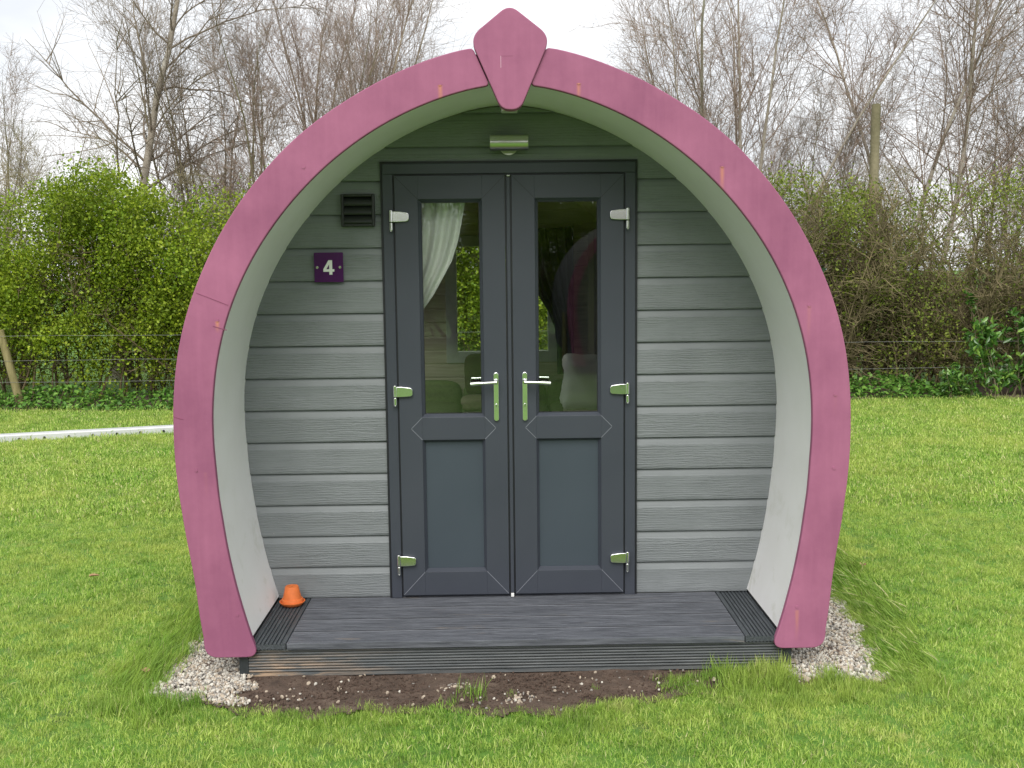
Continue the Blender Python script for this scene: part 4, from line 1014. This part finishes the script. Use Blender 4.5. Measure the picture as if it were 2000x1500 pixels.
fence('wire_fence', [(-6.28, -6.52, 1.03), (-2.6, -2.6, 1.0), (-9.6, -9.6, 1.0)], [(.965, .94), (.65, .62), (.365, .345)], -9.6, 1.0, 8.7, 'wire fence with a leaning wooden post before the green hedge', 3)
fence('wire_fence', [(1.05, 1.05, 1.0), (10.5, 10.5, 1.0)], [(.75, .73), (.40, .385)], 1.05, 10.5, 8.7, 'wire fence strands before the twiggy hedge right of the pod', 5)
b = MB(); b.cyl((5.28, 9.9, -.2), (5.30, 9.9, 3.98), .075, .062, 14); tag(b.build('wooden_pole', M_mossy, None, smooth=40), 'broken off mossy wooden pole standing up out of the right hedge', 'pole')
# white edging board on the far left lawn
A_ = Vector((-8.2, 5.02)); B_ = Vector((-2.4, 6.72)); d_ = (B_-A_).normalized(); nn = Vector((-d_[1], d_[0])); ln = (B_-A_).length
ed = thing('edging_board', (A_.x, A_.y, 0), 'long white plastic edging board with dark holes on the left lawn', 'edging'); ed.rotation_euler.z = math.atan2(d_[1], d_[0])
b = MB(); b.ext_x([(0, 0), (0, .070), (.010, .082), (.13, .082), (.14, .072), (.14, 0)], 0, ln); b.build('board', simple('white_plastic', (.60, .61, .62), .4, var=.05, vs=5), ed, bevel=.003)
for k in range(int(ln/.24)):
    b = MB(); x_ = .12+k*.24; b.cyl((x_, -.012, .036), (x_, .004, .036), .013, .013, 14); b.build('hole_plug', M_black, ed, smooth=40)

# ------------------------------------------------------------------ small litter on the lawn
M_dead = simple('dead_leaf', (.36, .22, .12), .8)
def dead_leaf(x, y, z, s, label, rz):
    rg = np.random.default_rng(int(abs(x)*1000)); n = 14
    V = [(0, 0, 0)]+[(s*math.cos(a)*(1+.25*math.cos(3*a)), s*.62*math.sin(a)*(1+.2*math.sin(5*a)), s*.35*abs(math.sin(a))+rg.uniform(0, s*.1)) for a in np.linspace(0, 2*math.pi, n, endpoint=False)]
    F = [(0, 1+k, 1+(k+1) % n) for k in range(n)]; me = bpy.data.meshes.new('fallen_leaf'); me.from_pydata(V, [], F); me.materials.append(M_dead)
    o = link('fallen_leaf', me, None, (x, y, z)); o.rotation_euler.z = rz; m = o.modifiers.new('thickness', 'SOLIDIFY'); m.thickness = .0008; tag(o, label, 'leaf', 'fallen leaves on the lawn')
dead_leaf(-2.406, .864, .035, .028, 'curled brown leaf on the lawn left of the pod', .3)
dead_leaf(2.042, .846, .035, .030, 'curled brown leaf on the lawn right of the pod', 1.2)
dead_leaf(-1.62, -.62, .045, .026, 'brown leaf in the long grass beside the left gravel', 2.2)

# ------------------------------------------------------------------ far things
# hedge and trees on the other side of the lawn, behind the viewpoint (mirrored in the door glass and the chrome)
hb = bpy.data.objects['hawthorn_hedge']
def copy_tree(o, parent=None):
    c = o.copy(); COL.objects.link(c); c.parent = parent
    for ch in [q for q in o.children]: copy_tree(ch, c)
    return c
for x_, lb in ((-8.0, 'green hedge across the lawn mirrored in the left door glass'), (7.4, 'green hedge across the lawn mirrored in the right door glass')):
    c = copy_tree(hb); c.location = (x_, -21, 0); c.rotation_euler.z = math.pi; c.scale = (1.5, 1, 1.25); c['label'] = lb
fb = bpy.data.objects['wire_fence']; c = copy_tree(fb); c.location = (-1.5, -12.6, 0); c.rotation_euler.z = math.pi; c['label'] = 'wire fence across the lawn mirrored faintly in the door glass'
c = copy_tree(pod); c.location = (2.55, -12.9, 0); c.rotation_euler.z = math.pi; c['label'] = 'second pink arched pod mirrored faintly in the right door glass'
